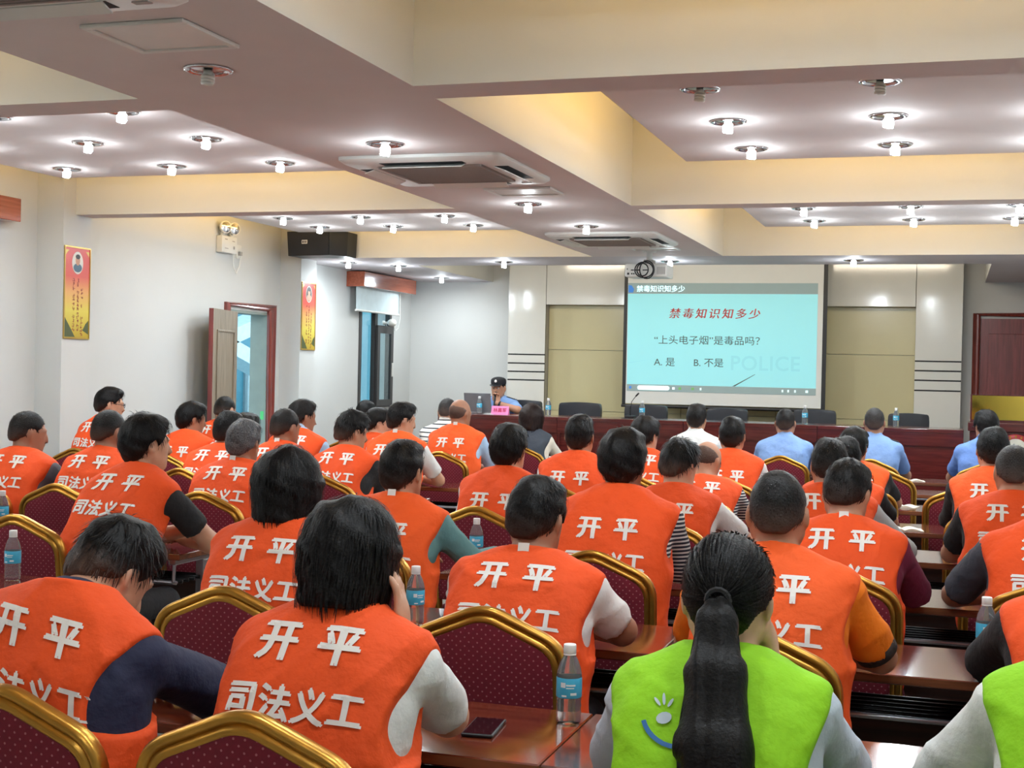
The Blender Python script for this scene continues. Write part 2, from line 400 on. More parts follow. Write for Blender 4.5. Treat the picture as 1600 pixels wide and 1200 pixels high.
# ------------------------------------------------------------------ front wall panelling
PY = 17.2
def stage_panel(nm, x0, x1, zs, lab):
    t = bpy.data.objects.new(nm, None); link(t); t.location = (0, PY, 0); struct(t, lab)
    box('backing', x0, x1, .012, .03, .3, ZT, 'black_gap', t); box('side_board', x0, x1, .03, YF-PY-.002, .3, ZT, 'grey_plastic', t)
    edges = [.3]+zs[::-1]+[ZT]
    for i in range(len(edges)-1):
        box('panel', x0, x1, 0, .012, edges[i]+(.009 if i else 0), edges[i+1]-(.009 if i < len(edges)-2 else 0), 'gloss_panel', t)
stage_panel('trim_60', -5.6, -5.09, [1.83, 1.714, 1.604, 1.494], 'white glossy stage wall panel with four black grooves, left of the screen')
stage_panel('trim_61', -.425, .11, [1.833, 1.718, 1.602, 1.48], 'white glossy stage wall panel with four black grooves, right of the screen')
t = bpy.data.objects.new('trim_62', None); link(t); t.location = (0, PY, 0); struct(t, 'white header panels across the stage wall above the beige recess')
for x0, x1 in ((-5.083, -3.2), (-3.195, -2.3), (-2.295, -.432)): box('panel', x0, x1, 0, .2, 2.49, ZT, 'gloss_panel', t)
t = bpy.data.objects.new('trim_63', None); link(t); t.location = (0, PY+.16, 0); struct(t, 'beige recessed stage wall panels beside the screen')
for x0, x1 in ((-5.085, -3.3), (-3.295, -2.1), (-2.095, -.43)):
    for z0, z1 in ((.3, 1.1), (1.105, 1.9), (1.905, 2.489)): box('panel', x0, x1, 0, .05, z0, z1, 'beige_panel', t)
struct(box('stage', XL+.001, XR-.001, 13.85, YF-.001, .0005, .3, 'panel_wood'), 'low dark stage platform under the head table')
bpy.data.objects['stage'].name = 'trim_64'

# right door in the front wall
t = bpy.data.objects.new('door_2', None); link(t); t.location = (0, YF, 0); struct(t, 'dark red wooden door in the front wall right of the stage')
box('leaf', .325, .98, -.05, -.002, .302, 2.36, 'red_door', t)
for z0, z1 in ((.5, 1.25), (1.35, 2.18)):
    q = MB(); q.bbox(.41, .895, -.062, -.05, z0, z1, .006); q.build('door_panel', 'red_door', t)
def casing(nm, t, pts, w=.085, d=.07):
    q = MB(); q.sweep(pts, [(-w/2, 0), (-w/2, d*.6), (-w/4, d), (0, d*.75), (w/4, d*.8), (w/2, d*.5), (w/2, 0)], upv=(0, -1, 0))
    return q.build(nm, 'frame_wood', t)
casing('door_frame', t, [(.275, -.001, .302), (.275, -.001, 2.41), (1.03, -.001, 2.41), (1.03, -.001, .302)])
MB().lathe([(.02, 0), (.022, -.01), (.01, -.02), (.01, -.045)], 12, (.93, -.05, 1.25), 'Y').build('door_handle', 'chrome', t, True)

# ------------------------------------------------------------------ left door, open
t = bpy.data.objects.new('door_1', None); link(t); struct(t, 'open wooden door in the left wall, leaf swung back against the wall')
q = MB()
q.sweep([(XL+.0, DY0-.05, 0.001), (XL, DY0-.05, DZ+.05), (XL, DY1+.05, DZ+.05), (XL, DY1+.05, 0.001)], [(-.045, 0), (-.045, .03), (-.02, .05), (0, .036), (.025, .04), (.045, .025), (.045, 0)], upv=(1, 0, 0))
q.build('door_frame', 'frame_wood', t)
q = MB(); q.box(XL-.2, XL-.001, DY0, DY0+.03, 0, DZ); q.box(XL-.2, XL-.001, DY1-.03, DY1, 0, DZ); q.box(XL-.2, XL-.001, DY0+.03, DY1-.03, DZ-.03, DZ); q.build('door_jamb', 'jamb_grey', t)
hinge = bpy.data.objects.new('leaf_pivot', None); hinge.name = 'leaf'
bpy.data.objects.remove(hinge)
lf = MB().box(0, .045, -.82, 0, .02, DZ-.03).build('leaf', ['grey_door', 'red_door'], t)
for i, p in enumerate(lf.data.polygons):
    if abs(p.normal.y) > .9: p.material_index = 1
lf.location = (XL+.06, DY0-.005, 0); lf.rotation_euler = (0, 0, math.radians(13))
for z0, z1 in ((.15, .95), (1.05, 1.95)):
    q = MB()
    y0, y1 = -.7, -.12
    for (a, b, c, d) in ((y0, y1, z0, z0+.02), (y0, y1, z1-.02, z1), (y0, y0+.02, z0+.02, z1-.02), (y1-.02, y1, z0+.02, z1-.02)): q.bbox(.0455, .056, a, b, c, d, .004)
    q.build('moulding', 'grey_door', lf)
MB().lathe([(.024, 0), (.024, .01), (.011, .015), (.011, .05), (.02, .055), (.02, .065)], 12, (.046, -.76, 1.02), 'X').build('door_handle', 'chrome', lf, True)
box('sticker', XL-.06, XL-.02, DY1-.033, DY1-.0305, 1.02, 1.11, mat('sticker_green', (90, 205, 120), .5), t)
# outside seen through the open door: neighbouring wall, stair building
mat('outside_white', (220, 232, 234), .6); mat('outside_teal', (84, 148, 166), .5); mat('outside_grey', (150, 165, 170), .5)
struct(box('wall_outside', XL-2.2, XL-.75, 13.36, 13.5, -1, 3.2, 'outside_grey'), 'grey outer wall seen through the open door')
b0 = thing('stair_building', 'white building with slanted stair flights seen outside through the open door', 'building', (XL-7, 27.5, -3))
box('facade', -3, -2.8, -8, 12, 0, 9, 'outside_teal', b0)
for k in range(5):
    q = MB(); z = 1.2+k*1.5; s = 1 if k % 2 == 0 else -1
    q.add([(-1.6, -4, z), (-1, -4, z), (-1, 6, z+s*2.6), (-1.6, 6, z+s*2.6), (-1.6, -4, z+.35), (-1, -4, z+.35), (-1, 6, z+s*2.6+.35), (-1.6, 6, z+s*2.6+.35)],
          [(3,2,1,0), (4,5,6,7), (0,1,5,4), (1,2,6,5), (2,3,7,6), (3,0,4,7)]); q.build('stair_flight', 'outside_white', b0)
for k in range(3):
    f = box('window', -2.8, -2.74, -3+k*3, -1.4+k*3, 3.2, 5.0, 'outside_grey', b0)
    for j in range(3): box('bar', -2.74, -2.7, -2.9+k*3+j*.6, -2.82+k*3+j*.6, 3.25, 4.95, 'outside_white', f)
struct(box('ground_outside', XL-14, XL-.2, 5, 42, -3.2, -3.0, 'outside_grey'), 'paved ground outside the open door')

# ------------------------------------------------------------------ left window with wooden pelmet and roller blind
t = bpy.data.objects.new('window_1', None); link(t); struct(t, 'tall dark framed window in the left wall near the front corner')
mat('win_frame', (52, 50, 50), .4); mat('glass', (225, 240, 238), .03, var=0, trans=1, ior=1.45)
q = MB(); x0, x1 = XL-.05, XL+.012
for (a, b, c, d) in ((WY0, WY0+.07, WZ0, WZ1), (WY1-.07, WY1, WZ0, WZ1), (WY0+.07, WY1-.07, WZ0, WZ0+.07), (WY0+.07, WY1-.07, WZ1-.07, WZ1), (16.18, 16.26, WZ0+.07, WZ1-.07)): q.box(x0, x1, a, b, c, d)
q.build('window_frame', 'win_frame', t)
sash = MB()
for (a, b, c, d) in ((16.2, 16.28, WZ0+.02, 2.16), (16.64, 16.72, WZ0+.02, 2.16), (16.28, 16.64, WZ0+.02, WZ0+.1), (16.28, 16.64, 2.06, 2.16)): sash.box(XL+.013, XL+.045, a, b, c, d)
ss = sash.build('sash', 'win_frame', t)
box('pane', XL+.026, XL+.03, 16.28, 16.64, WZ0+.1, 2.06, 'glass', ss)
box('pane', XL-.03, XL-.025, WY0+.07, 16.18, WZ0+.07, WZ1-.07, 'glass', t)
box('window_handle', XL+.045, XL+.06, 16.67, 16.69, 1.5, 1.68, 'white_plastic', ss)
box('pelmet', XL+.001, -6.84, 15.3, 17.0, 2.6, 2.785, 'pelmet_wood', b=.006)
tag(bpy.data.objects['pelmet'], 'glossy reddish wooden pelmet box above the dark left window', 'pelmet')
t = thing('roller_blind', 'white roller blind pulled down a little below the wooden pelmet', 'blind', (-6.95, 16.0, 2.3))
box('fabric', -.003, .003, -.68, .66, .02, .3, mat('blind', (205, 222, 226), .7), t)
MB().tube([(0, -.69, .012), (0, .67, .012)], .014, 8, upv=(0,0,1)).build('bottom_rail', 'white_plastic', t)
MB().tube([(0.03, .64, .3), (.03, .65, -.03), (.03, .6, -.16), (.03, .5, -.2), (.03, .42, -.12)], .004, 6, upv=(1,0,0)).build('pull_cord', 'white_plastic', t)
t = thing('security_camera', 'small white bracket camera under the roller blind by the window', 'camera', (XL, 16.45, 2.2))
MB().lathe([(.03, 0.001), (.03, .02), (.015, .03), (.015, .1)], 12, axis='X').build('bracket', 'white_plastic', t, True)
MB().ball((.13, 0, .0), (.06, .07, .05)).build('dome', 'white_plastic', t, True)
MB().tube([(.02, .05, 0), (.03, .12, -.1), (.02, .22, -.12), (.01, .27, .0), (.006, .28, .12)], .004, 6, upv=(1,0,0)).build('cable', 'white_plastic', t)
# pelmet piece at the left frame edge
tag(box('pelmet', XL+.001, XL+.16, 7.6, 8.95, 2.68, 2.86, 'pelmet_wood', b=.006), 'reddish wooden pelmet box at the left frame edge on the wall', 'pelmet')

# ------------------------------------------------------------------ emergency light + socket
t = thing('emergency_light', 'white twin-lamp emergency light on the left wall above the door', 'emergency light', (XL, 12.33, 2.83))
MB().bbox(.001, .07, -.15, .15, -.09, .08, .008).build('body', 'white_plastic', t)
for s in (-1, 1):
    y = .09*s
    MB().lathe([(.02, .081), (.02, .11)], 10, (.035, y, 0)).build('stem', 'white_plastic', t, True)
    h = MB().lathe([(.02, -.04), (.04, -.03), (.062, .02), (.066, .04), (.06, .042)], 18, axis='X', cap=True).build('lamp_head', 'white_plastic', t, True)
    h.location = (.05, y, .165); h.rotation_euler = (0, 0, math.radians(-25))
    MB().lathe([(.056, .043), (.03, .05), (.0005, .052)], 18, axis='X', cap=False).build('lens', 'chrome', h, True)
for (y, z, w, hh) in ((-.07, .04, .05, .012), (.08, .03, .05, .01), (.09, -.045, .03, .03), (-.06, -.05, .07, .008)): box('marking', .0701, .0712, y-w/2, y+w/2, z, z+hh, 'grey_plastic', t)
MB().tube([(.03, .14, -.09), (.03, .16, -.22), (.03, .22, -.28), (.03, .28, -.2), (.03, .3, -.1)], .004, 6, upv=(1,0,0)).build('cable', 'white_plastic', t)
t = thing('wall_socket', 'small white wall socket right of the emergency light', 'socket', (XL, 12.63, 2.78))
MB().bbox(.0005, .012, -.05, .05, -.07, .07, .003).build('plate', 'white_plastic', t)
box('plug', .012, .04, -.02, .02, -.04, .0, 'grey_plastic', t)

# ------------------------------------------------------------------ loudspeaker
t = thing('loudspeaker', 'black wall-mounted loudspeaker box under the left beam', 'loudspeaker', (-6.5, 13.35, 2.79))
q = MB(); q.add([(-.31, -.12, 0), (.21, -.2, 0), (.33, -.02, 0), (.33, .22, 0), (-.31, .22, 0), (-.33, -.12, .26), (.21, -.2, .26), (.34, -.02, .26), (.34, .22, .26), (-.33, .22, .26)],
    [(4,3,2,1,0), (5,6,7,8,9), (0,1,6,5), (1,2,7,6), (2,3,8,7), (3,4,9,8), (4,0,5,9)])
q.build('cabinet', 'black_plastic', t)
g = MB(); g.add([(-.3, -.127, .01), (.2, -.204, .01), (.2, -.204, .25), (-.315, -.127, .25), (-.3, -.119, .01), (.2, -.196, .01), (.2, -.196, .25), (-.315, -.119, .25)], [(0,1,2,3), (7,6,5,4), (0,4,5,1), (1,5,6,2), (2,6,7,3), (3,7,4,0)])
gr = g.build('grille', 'black_mesh', t)
MB().add([(.0, -.178, .15), (.2, -.21, .24), (.2, -.21, .23), (.0, -.178, .14)], [(0,1,2,3)]).build('crease', 'black_plastic', gr)
lg = MB().box(-.035, .035, -.003, 0, -.02, .02).build('badge', 'white_plastic', t); lg.location = (-.1, -.16, .145); lg.rotation_euler = (0, 0, math.radians(-8.7))
for i, (x, w) in enumerate(((-.02, .014), (.0, .01), (.019, .012))): box('badge_mark', x-w/2, x+w/2, -.0042, -.0031, -.012, .012, 'black_plastic', lg)
MB().box(-.05, .05, .22, .28, .05, .2).build('wall_bracket', 'black_metal', t)

# ------------------------------------------------------------------ posters on the pilasters
def poster_mat(nm, zc, hh):
    m = bpy.data.materials.new(nm); m.use_nodes = True; nt = m.node_tree; b = nt.nodes['Principled BSDF']; b.inputs['Roughness'].default_value = .3
    tc = nt.nodes.new('ShaderNodeTexCoord'); sp = nt.nodes.new('ShaderNodeSeparateXYZ'); mr = nt.nodes.new('ShaderNodeMapRange')
    mr.inputs[1].default_value = -hh; mr.inputs[2].default_value = hh; r = nt.nodes.new('ShaderNodeValToRGB'); e = r.color_ramp.elements
    e[0].position = 0; e[0].color = (*lin((190, 160, 40)), 1); e[1].position = .3; e[1].color = (*lin((222, 206, 90)), 1)
    for p, c in ((.5, (226, 170, 100)), (.68, (214, 86, 74)), (1, (205, 44, 44))): k = e.new(p); k.color = (*lin(c), 1)
    nt.links.new(tc.outputs['Object'], sp.inputs[0]); nt.links.new(sp.outputs[2], mr.inputs[0]); nt.links.new(mr.outputs[0], r.inputs[0]); nt.links.new(r.outputs[0], b.inputs['Base Color'])
    MATS[nm] = m
poster_mat('poster_print', 0, .365)
mat('gilt', (190, 156, 84), .3, metal=.6); mat('poster_white', (228, 222, 214), .4); mat('poster_blue', (70, 104, 128), .5); mat('poster_hair', (36, 34, 38), .5)
mat('poster_skin', (196, 150, 126), .5); mat('poster_ink', (150, 52, 60), .5); mat('poster_green', (74, 84, 46), .5); mat('poster_dark', (60, 54, 54), .5)
def poster(yc, dark, lab):
    t = thing('poster', lab, 'poster', (COLF, yc, 2.165))
    rr = random.Random(3 if dark else 4); w, h = .165, .365
    box('sheet', .001, .006, -w, w, -h, h, 'poster_print', t)
    q = MB()
    for (a, b, c, d) in ((-w-.008, w+.008, h, h+.012), (-w-.008, w+.008, -h-.012, -h), (-w-.008, -w, -h, h), (w, w+.008, -h, h)): q.box(.001, .012, a, b, c, d)
    q.build('frame', 'gilt', t)
    def oval(nm, cy, cz, ry, rz, x, m, p=None):
        return mk(nm, [(x, cy+ry*math.cos(a), cz+rz*math.sin(a)) for a in [2*PI*i/24 for i in range(24)]], [tuple(range(24))], m, t)
    oval('portrait', .0, .245, .075, .092, .0075, 'poster_white'); oval('portrait', .0, .245, .066, .083, .0085, 'poster_dark' if dark else 'poster_white')
    oval('portrait', .0, .205, .056, .036, .009, 'poster_blue' if not dark else 'poster_skin'); oval('portrait', 0, .265, .03, .042, .0095, 'poster_skin'); oval('portrait', 0, .295, .031, .02, .01, 'poster_hair')
    # columns of small red characters, each a few brush strokes
    for ci, (cy, z0, cnt) in enumerate(((.065, .03, 12), (.012, .105, 13), (-.045, .105, 13))):
        q = MB()
        for k in range(cnt):
            if rr.random() < .12: continue
            z = z0-k*.0335
            for _ in range(5):
                a, b = rr.uniform(-.011, .011), rr.uniform(-.011, .011)
                if rr.random() < .5: q.box(.0062, .0072, cy+a-.009, cy+a+.009, z+b-.0018, z+b+.0018)
                else: q.box(.0062, .0072, cy+a-.0018, cy+a+.0018, z+b-.009, z+b+.009)
        q.build('calligraphy', 'poster_ink', t)
    MB().add([(.0068, -w+.005, -h+.004), (.0068, -.02, -h+.004), (.0068, -.07, -.30), (.0068, -w+.005, -.2)], [(0,1,2,3)]).build('hill_print', 'poster_green', t)
    MB().add([(.0068, .08, -h+.06), (.0068, w-.006, -h+.03), (.0068, w-.006, -.22), (.0068, .12, -.25)], [(0,1,2,3)]).build('hill_print', 'poster_green', t)
    for s in (-1, 1): MB().add([(.0069, s*.11, .345), (.0069, s*.155, .345), (.0069, s*.155, .30), (.0069, s*.135, .325)], [(0,1,2,3)]).build('corner_print', 'gilt', t)
poster(9.545, False, 'red and yellow poster with a portrait on the pilaster left of the open door')
poster(13.77, True, 'red and yellow poster with a dark oval on the pilaster right of the open door')

# ================================================================== STAGE FURNITURE
# projection screen hanging in front of the stage wall
mat('screen_cloth', (222, 224, 222), .8, var=.01); mat('slide_cyan', (150, 218, 226), .8, var=.03, vscale=1.2, emit=(150, 222, 230), estr=.32)
mat('slide_band', (150, 170, 172), .8, var=.02, emit=(140, 160, 164), estr=.12); mat('slide_dark', (86, 100, 96), .8, var=0, emit=(70, 96, 92), estr=.12)
mat('slide_red', (196, 96, 92), .8, var=0, emit=(200, 90, 84), estr=.22); mat('slide_white', (225, 250, 252), .8, var=0, emit=(225, 250, 252), estr=.5); mat('slide_blue', (70, 130, 210), .8, var=0, emit=(70, 130, 210), estr=.3)
mat('slide_faint', (140, 206, 214), .8, var=0, emit=(140, 210, 218), estr=.38); mat('slide_green', (120, 180, 110), .8, var=0, emit=(120, 180, 110), estr=.25)
t = thing('projection_screen', 'white roll-down projection screen with a cyan quiz slide and black side borders', 'screen', (0, 16.8, 0))
box('cloth', -3.9, -1.49, .004, .008, 1.235, ZT-.002, 'screen_cloth', t)
for x0, x1 in ((-3.945, -3.9), (-1.49, -1.44)): box('side_border', x0, x1, .003, .009, 1.2, ZT-.002, 'black_plastic', t)
MB().tube([(-3.95, .006, 1.205), (-1.44, .006, 1.205)], .02, 10, upv=(0,0,1)).build('bottom_bar', 'black_plastic', t)
sl = mk('slide', [(-3.885, 0, 1.475), (-1.553, 0, 1.475), (-1.555, 0, 2.612), (-3.897, 0, 2.612)], [(0,1,2,3)], 'slide_cyan', t)
mk('slide_header', [(-3.898, .0, 2.614), (-1.555, .0, 2.614), (-1.555, .0, 2.745), (-3.898, .0, 2.745)], [(0,1,2,3)], 'slide_band', t)
mk('slide_taskbar', [(-3.885, .0, 1.39), (-1.553, .0, 1.39), (-1.553, .0, 1.473), (-3.885, .0, 1.473)], [(0,1,2,3)], 'slide_band', t)
RX = (PI/2, 0, 0)
def stext(body, size, m, x, z, bold=.0, sx=1.0, shear=0, spacing=1.0, ax='CENTER'): return flat_text('slide_text', body, size, m, sl, (x, -.003, z), RX, bold, shear, spacing, sx, ax=ax)
[stext('禁毒知识知多少', .088, 'slide_white', -3.79+d, 2.668, 0, ax='LEFT') for d in (0, .004)]
mk('slide_icon', [(-3.89, -.003, 2.625), (-3.83, -.003, 2.625), (-3.82, -.003, 2.67), (-3.85, -.003, 2.715), (-3.89, -.003, 2.72)], [(0,1,2,3,4)], 'slide_blue', sl)
[stext('禁毒知识知多少', .135, 'slide_red', -2.81+d, 2.36, 0, 1.05, .18, 1.32) for d in (0, .006)]
stext('“上头电子烟”是毒品吗？', .118, 'slide_dark', -2.86, 2.03, 0, 1.08)
stext('A. 是', .118, 'slide_dark', -3.41, 1.755, 0, 1.05); stext('B. 不是', .118, 'slide_dark', -2.86, 1.755, 0, 1.05)
stext('POLICE', .25, 'slide_faint', -2.17, 1.755, .004, 1.0, 0, 1.05)
mk('slide_line', [(-2.56, -.003, 1.478), (-2.53, -.003, 1.478), (-2.28, -.003, 1.63), (-2.29, -.003, 1.63)], [(0,1,2,3)], 'slide_dark', sl)
mk('slide_line', [(-3.88, -.003, 1.745), (-3.84, -.003, 1.742), (-3.55, -.003, 1.80), (-3.84, -.003, 1.748)], [(0,1,2,3)], 'slide_faint', sl)
q = MB()
pts = [(-3.72+.03*math.cos(a), 1.435+.028*math.sin(a)) for a in [PI/2+k*PI/8 for k in range(9)]]+[(-3.37+.03*math.cos(a), 1.435+.028*math.sin(a)) for a in [-PI/2+k*PI/8 for k in range(9)]]
q.add([(x, -.003, z) for x, z in pts], [tuple(range(len(pts)))]); q.build('search_box', 'slide_white', sl)
for x, m, w in ((-3.84, 'slide_blue', .03), (-3.29, 'slide_white', .032), (-3.21, 'slide_green', .034), (-3.05, 'slide_green', .034), (-2.95, 'slide_white', .02), (-1.95, 'slide_white', .02), (-1.88, 'slide_white', .02), (-1.8, 'slide_white', .02), (-1.66, 'slide_white', .03)):
    mk('taskbar_icon', [(x-w/2, -.003, 1.42), (x+w/2, -.003, 1.42), (x+w/2, -.003, 1.45), (x-w/2, -.003, 1.45)], [(0,1,2,3)], m, sl)

# projector hanging from the beam
t = thing('projector', 'white ceiling projector on a pole with tangled black cables', 'projector', (-2.81, 13.0, ZB))
MB().lathe([(.07, -.0005), (.07, -.012), (.028, -.02), (.028, -.1)], 16).build('mount_pole', 'white_plastic', t, True)
MB().bbox(-.05, .05, -.05, .05, -.14, -.09, .008).build('mount_bracket', 'grey_plastic', t)
bd = MB().bbox(-.205, .205, -.16, .16, -.265, -.14, .014).build('body', 'white_plastic', t)
for i, (x, z, w, h) in enumerate(((-.17, -.235, .02, .02), (-.135, -.235, .014, .012), (-.115, -.235, .014, .012), (-.13, -.2, .03, .01), (-.08, -.2, .05, .012), (.0, -.2, .06, .01), (-.18, -.19, .01, .01))):
    box('port', x-w/2, x+w/2, -.1625, -.16, z-h/2, z+h/2, 'black_plastic', bd)
for i in range(6): box('vent', .11+i*.014, .117+i*.014, -.1615, -.16, -.24, -.17, 'grey_plastic', bd)
MB().lathe([(.05, .16), (.05, .175), (.04, .18), (.001, .172)], 18, (.1, 0, -.2), 'Y', False).build('lens', 'black_plastic', bd, True)
for k, (rx, rz, cx) in enumerate(((.09, .075, -.01), (.07, .085, .02), (.055, .06, -.02))):
    MB().tube([(cx+rx*math.cos(a), -.19-.01*k, -.2+rz*math.sin(a)) for a in [2*PI*i/20 for i in range(20)]], .006, 6, True).build('cable', 'black_plastic', t, True)

# head table: four units side by side
TY, TZ = 14.2, 1.12
xs = [-5.43, -4.05, -2.67, -1.29, .13]
for i in range(4):
    x0, x1 = xs[i]+.002, xs[i+1]-.002
    t = thing('head_table', 'dark red wooden head table on the stage, %s unit' % ('leftmost, with laptop and name card', 'second from the left', 'third from the left', 'rightmost, beside the gold plaque lectern')[i], 'table', ((x0+x1)/2, TY, .3), 0, 'head tables on the stage')
    a = (x1-x0)/2; H = TZ-.3
    MB().bbox(-a, a, 0, .62, H-.04, H, .006).build('table_top', 'red_wood', t)
    box('fascia', -a, a, .012, .035, H-.17, H-.0405, 'red_wood', t)
    box('front_panel', -a+.02, a-.02, .05, .07, .02, H-.17, 'red_wood', t)
    for s in (-1, 1): box('side_panel', s*a-(.03 if s > 0 else 0), s*a+(0 if s > 0 else .03), .036, .56, .0005, H-.041, 'red_wood', t)

# black office chairs behind the head table
def office_chair(x, y, w, top, lab):
    t = thing('office_chair', lab, 'chair', (x, y, .3), 0, 'black chairs behind the head table')
    h = top-.3
    q = MB(); pr = []
    # padded back, seen above the table; slightly trapezoid with rounded top corners
    for (zz, ww) in ((.42, .9), (.6, .97), (.8, 1), (h-.09, 1), (h-.03, .985), (h-.008, .95), (h, .88)): pr.append((zz, ww*w/2))
    ny = 9; v = []; f = []
    for zz, ww in pr:
        for k in range(ny):
            u = -1+2*k/(ny-1); v.append((u*ww, .02-.03*(1-u*u), zz-(.012*u*u if zz > h-.05 else 0)))
        for k in range(ny):
            u = 1-2*k/(ny-1); v.append((u*ww, .11-.05*(1-u*u), zz-(.012*u*u if zz > h-.05 else 0)))
    R = 2*ny
    for j in range(len(pr)-1):
        for k in range(R): f.append((j*R+k, j*R+(k+1) % R, (j+1)*R+(k+1) % R, (j+1)*R+k))
    f.append(tuple(range(R-1, -1, -1))); f.append(tuple((len(pr)-1)*R+k for k in range(R)))
    q.add(v, f); autosmooth(q.build('backrest', mat('black_leather', (38, 40, 46), .42, var=.12, vscale=4, bump=.08, bscale=120), t), 50)
    MB().bbox(-.25, .25, -.5, .02, .4, .5, .03).build('seat', 'black_leather', t)
    for s in (-1, 1):
        MB().tube([(s*.27, .05, .45), (s*.29, -.02, .64), (s*.29, -.3, .65), (s*.27, -.38, .46)], .018, 8, upv=(1,0,0)).build('armrest', 'black_plastic', t, True)
    MB().lathe([(.03, .06), (.03, .4)], 12, (0, -.24, 0)).build('gas_lift', 'black_metal', t, True)
    for k in range(5):
        a = 2*PI*k/5+.3
        MB().tube([(0, -.24, .09), (.28*math.cos(a), -.24+.28*math.sin(a), .06)], .018, 6, upv=(0,0,1)).build('base_arm', 'black_metal', t)
        MB().ball((.28*math.cos(a), -.24+.28*math.sin(a), .03), .029, 8, 6).build('caster', 'black_plastic', t, True)
for i, (x, w, top, l) in enumerate(((-4.82, .5, 1.27, 'black padded office chair behind the speaker in the cap'), (-4.1, .5, 1.262, 'black padded office chair before the beige panel left of the screen'), (-3.32, .49, 1.258, 'black padded office chair under the left half of the projection screen'),
        (-2.39, .46, 1.242, 'black padded office chair under the right half of the projection screen'), (-1.425, .46, 1.258, 'black padded office chair at the right edge of the screen'), (-.43, .43, 1.245, 'black padded office chair farthest right, before the grooved white panel'))):
    office_chair(x, 15.3, w, top, l)

# lectern at the right
t = thing('lectern', 'dark red lectern with a gold mirror plaque and round emblem beside the head table', 'lectern', (.55, 14.62, .3))
MB().bbox(-.36, .36, 0, .42, .0005, .8, .006).build('body', 'red_wood', t)
MB().bbox(-.3, .3, -.012, 0, .08, .74, .005).build('front_panel', 'red_wood', t)
MB().bbox(-.38, .38, -.03, .45, .8, .89, .008).build('moulding', 'red_wood', t)
box('top_board', -.36, .36, -.01, .42, .89, 1.17, 'red_wood', t)
box('plaque', -.345, .37, -.018, -.0105, .918, 1.162, 'plaque_gold', t)
mat('emblem_red', (176, 40, 44), .4); mat('emblem_white', (226, 224, 210), .4)
em = MB().lathe([(.16, .0), (.16, -.008), (.158, -.012), (.115, -.012)], 40, (.08, -.013, .62), 'Y', False).build('emblem_ring', 'emblem_red', t, True)
MB().lathe([(.115, -.009), (.05, -.011), (.0005, -.012)], 40, (.08, -.013, .62), 'Y', False).build('emblem_center', 'emblem_white', t, True)
for k in range(16):
    a = 2*PI*k/16; MB().box(-.008, .008, -.002, 0, -.012, .012).build('emblem_mark', 'gold', em, loc=(.08+.137*math.cos(a), -.0265, .62+.137*math.sin(a)))

# things on the head table
mat('pet', (240, 247, 250), .05, var=0, trans=.86, ior=1.16); mat('cap_white', (236, 236, 234), .4, var=.01); mat('label_blue', (70, 178, 216), .35, var=.12, vscale=30); mat('label_white', (236, 242, 244), .4, var=.02)
mat('water', (232, 242, 246), .02, var=0, trans=1, ior=1.1)
def bottle_proto():
    t = thing('water_bottle', 'x', 'bottle')
    pr = [(.001, .002), (.022, .0005), (.029, .004), (.0305, .012), (.0295, .02), (.0305, .028), (.0292, .036), (.0305, .044), (.0292, .052), (.0305, .06), (.0305, .118), (.030, .124), (.027, .137), (.0215, .152), (.0155, .163), (.0135, .168), (.0135, .172)]
    MB().lathe(pr, 24, cap=False).build('bottle_body', 'pet', t, True)
    MB().lathe([(.0308, .066), (.0312, .067), (.0312, .113), (.0308, .114)], 24, cap=False).build('label', 'label_blue', t, True)
    lab = t.children[-1]
    for (a0, a1, z0, z1) in ((-2.3, -1.9, .092, .104), (-1.85, -1.1, .096, .1), (-1.85, -1.2, .09, .0925), (-1.5, -1.0, .074, .08), (-2.2, -1.8, .07, .074), (.4, 1.2, .09, .1), (2.0, 2.6, .08, .1)):
        m = 6; v = [(.03135*math.cos(a0+(a1-a0)*k/m), .03135*math.sin(a0+(a1-a0)*k/m), z) for z in (z0, z1) for k in range(m+1)]
        mk('label_print', v, [(k, k+1, m+2+k, m+1+k) for k in range(m)], 'label_white', lab)
    MB().lathe([(.0148, .171), (.0155, .1725), (.0155, .19), (.0145, .1925), (.001, .193)], 24, cap=False).build('cap', 'cap_white', t, True)
    MB().lathe([(.0152, .166), (.0156, .1665), (.0156, .17), (.0152, .1705)], 24, cap=False).build('cap_ring', 'cap_white', t, True)
    return t
BP = bottle_proto(); bp_used = [False]
def bottle(x, y, z, lab, group='bottled water on the tables', rz=0):
    if not bp_used[0]: t = BP; bp_used[0] = True
    else: t = copy_tree(BP)
    t.location = (x, y, z); t.rotation_euler = (0, 0, rz); t['label'] = lab; t['group'] = group
    return t
bottle(-5.06, 14.55, TZ, 'small water bottle in front of the laptop on the head table')
bottle(-4.25, 14.55, TZ, 'small water bottle on the head table beside the woman in the dark waistcoat')
bottle(-3.2, 14.6, TZ, 'small water bottle on the head table below the left part of the screen')
bottle(-1.45, 14.55, TZ, 'small water bottle on the head table before the chair at the right screen edge')
bottle(-.53, 14.55, TZ, 'small water bottle on the head table before the rightmost office chair')
t = thing('laptop', 'grey open laptop facing the speaker on the head table', 'laptop', (-5.1, 14.55, TZ))
MB().bbox(-.16, .16, .08, .31, .0005, .016, .004).build('base', 'silver', t)
l = MB().bbox(-.16, .16, -.004, .004, 0, .22, .003).build('lid', mat('laptop_grey', (140, 144, 150), .35, metal=.4), t); l.location = (0, .08, .016); l.rotation_euler = (math.radians(14), 0, 0)
t = thing('name_card', 'pink folded name card with red writing on the head table', 'name card', (-4.76, 14.4, TZ))
mat('pink_card', (244, 140, 196), .6)
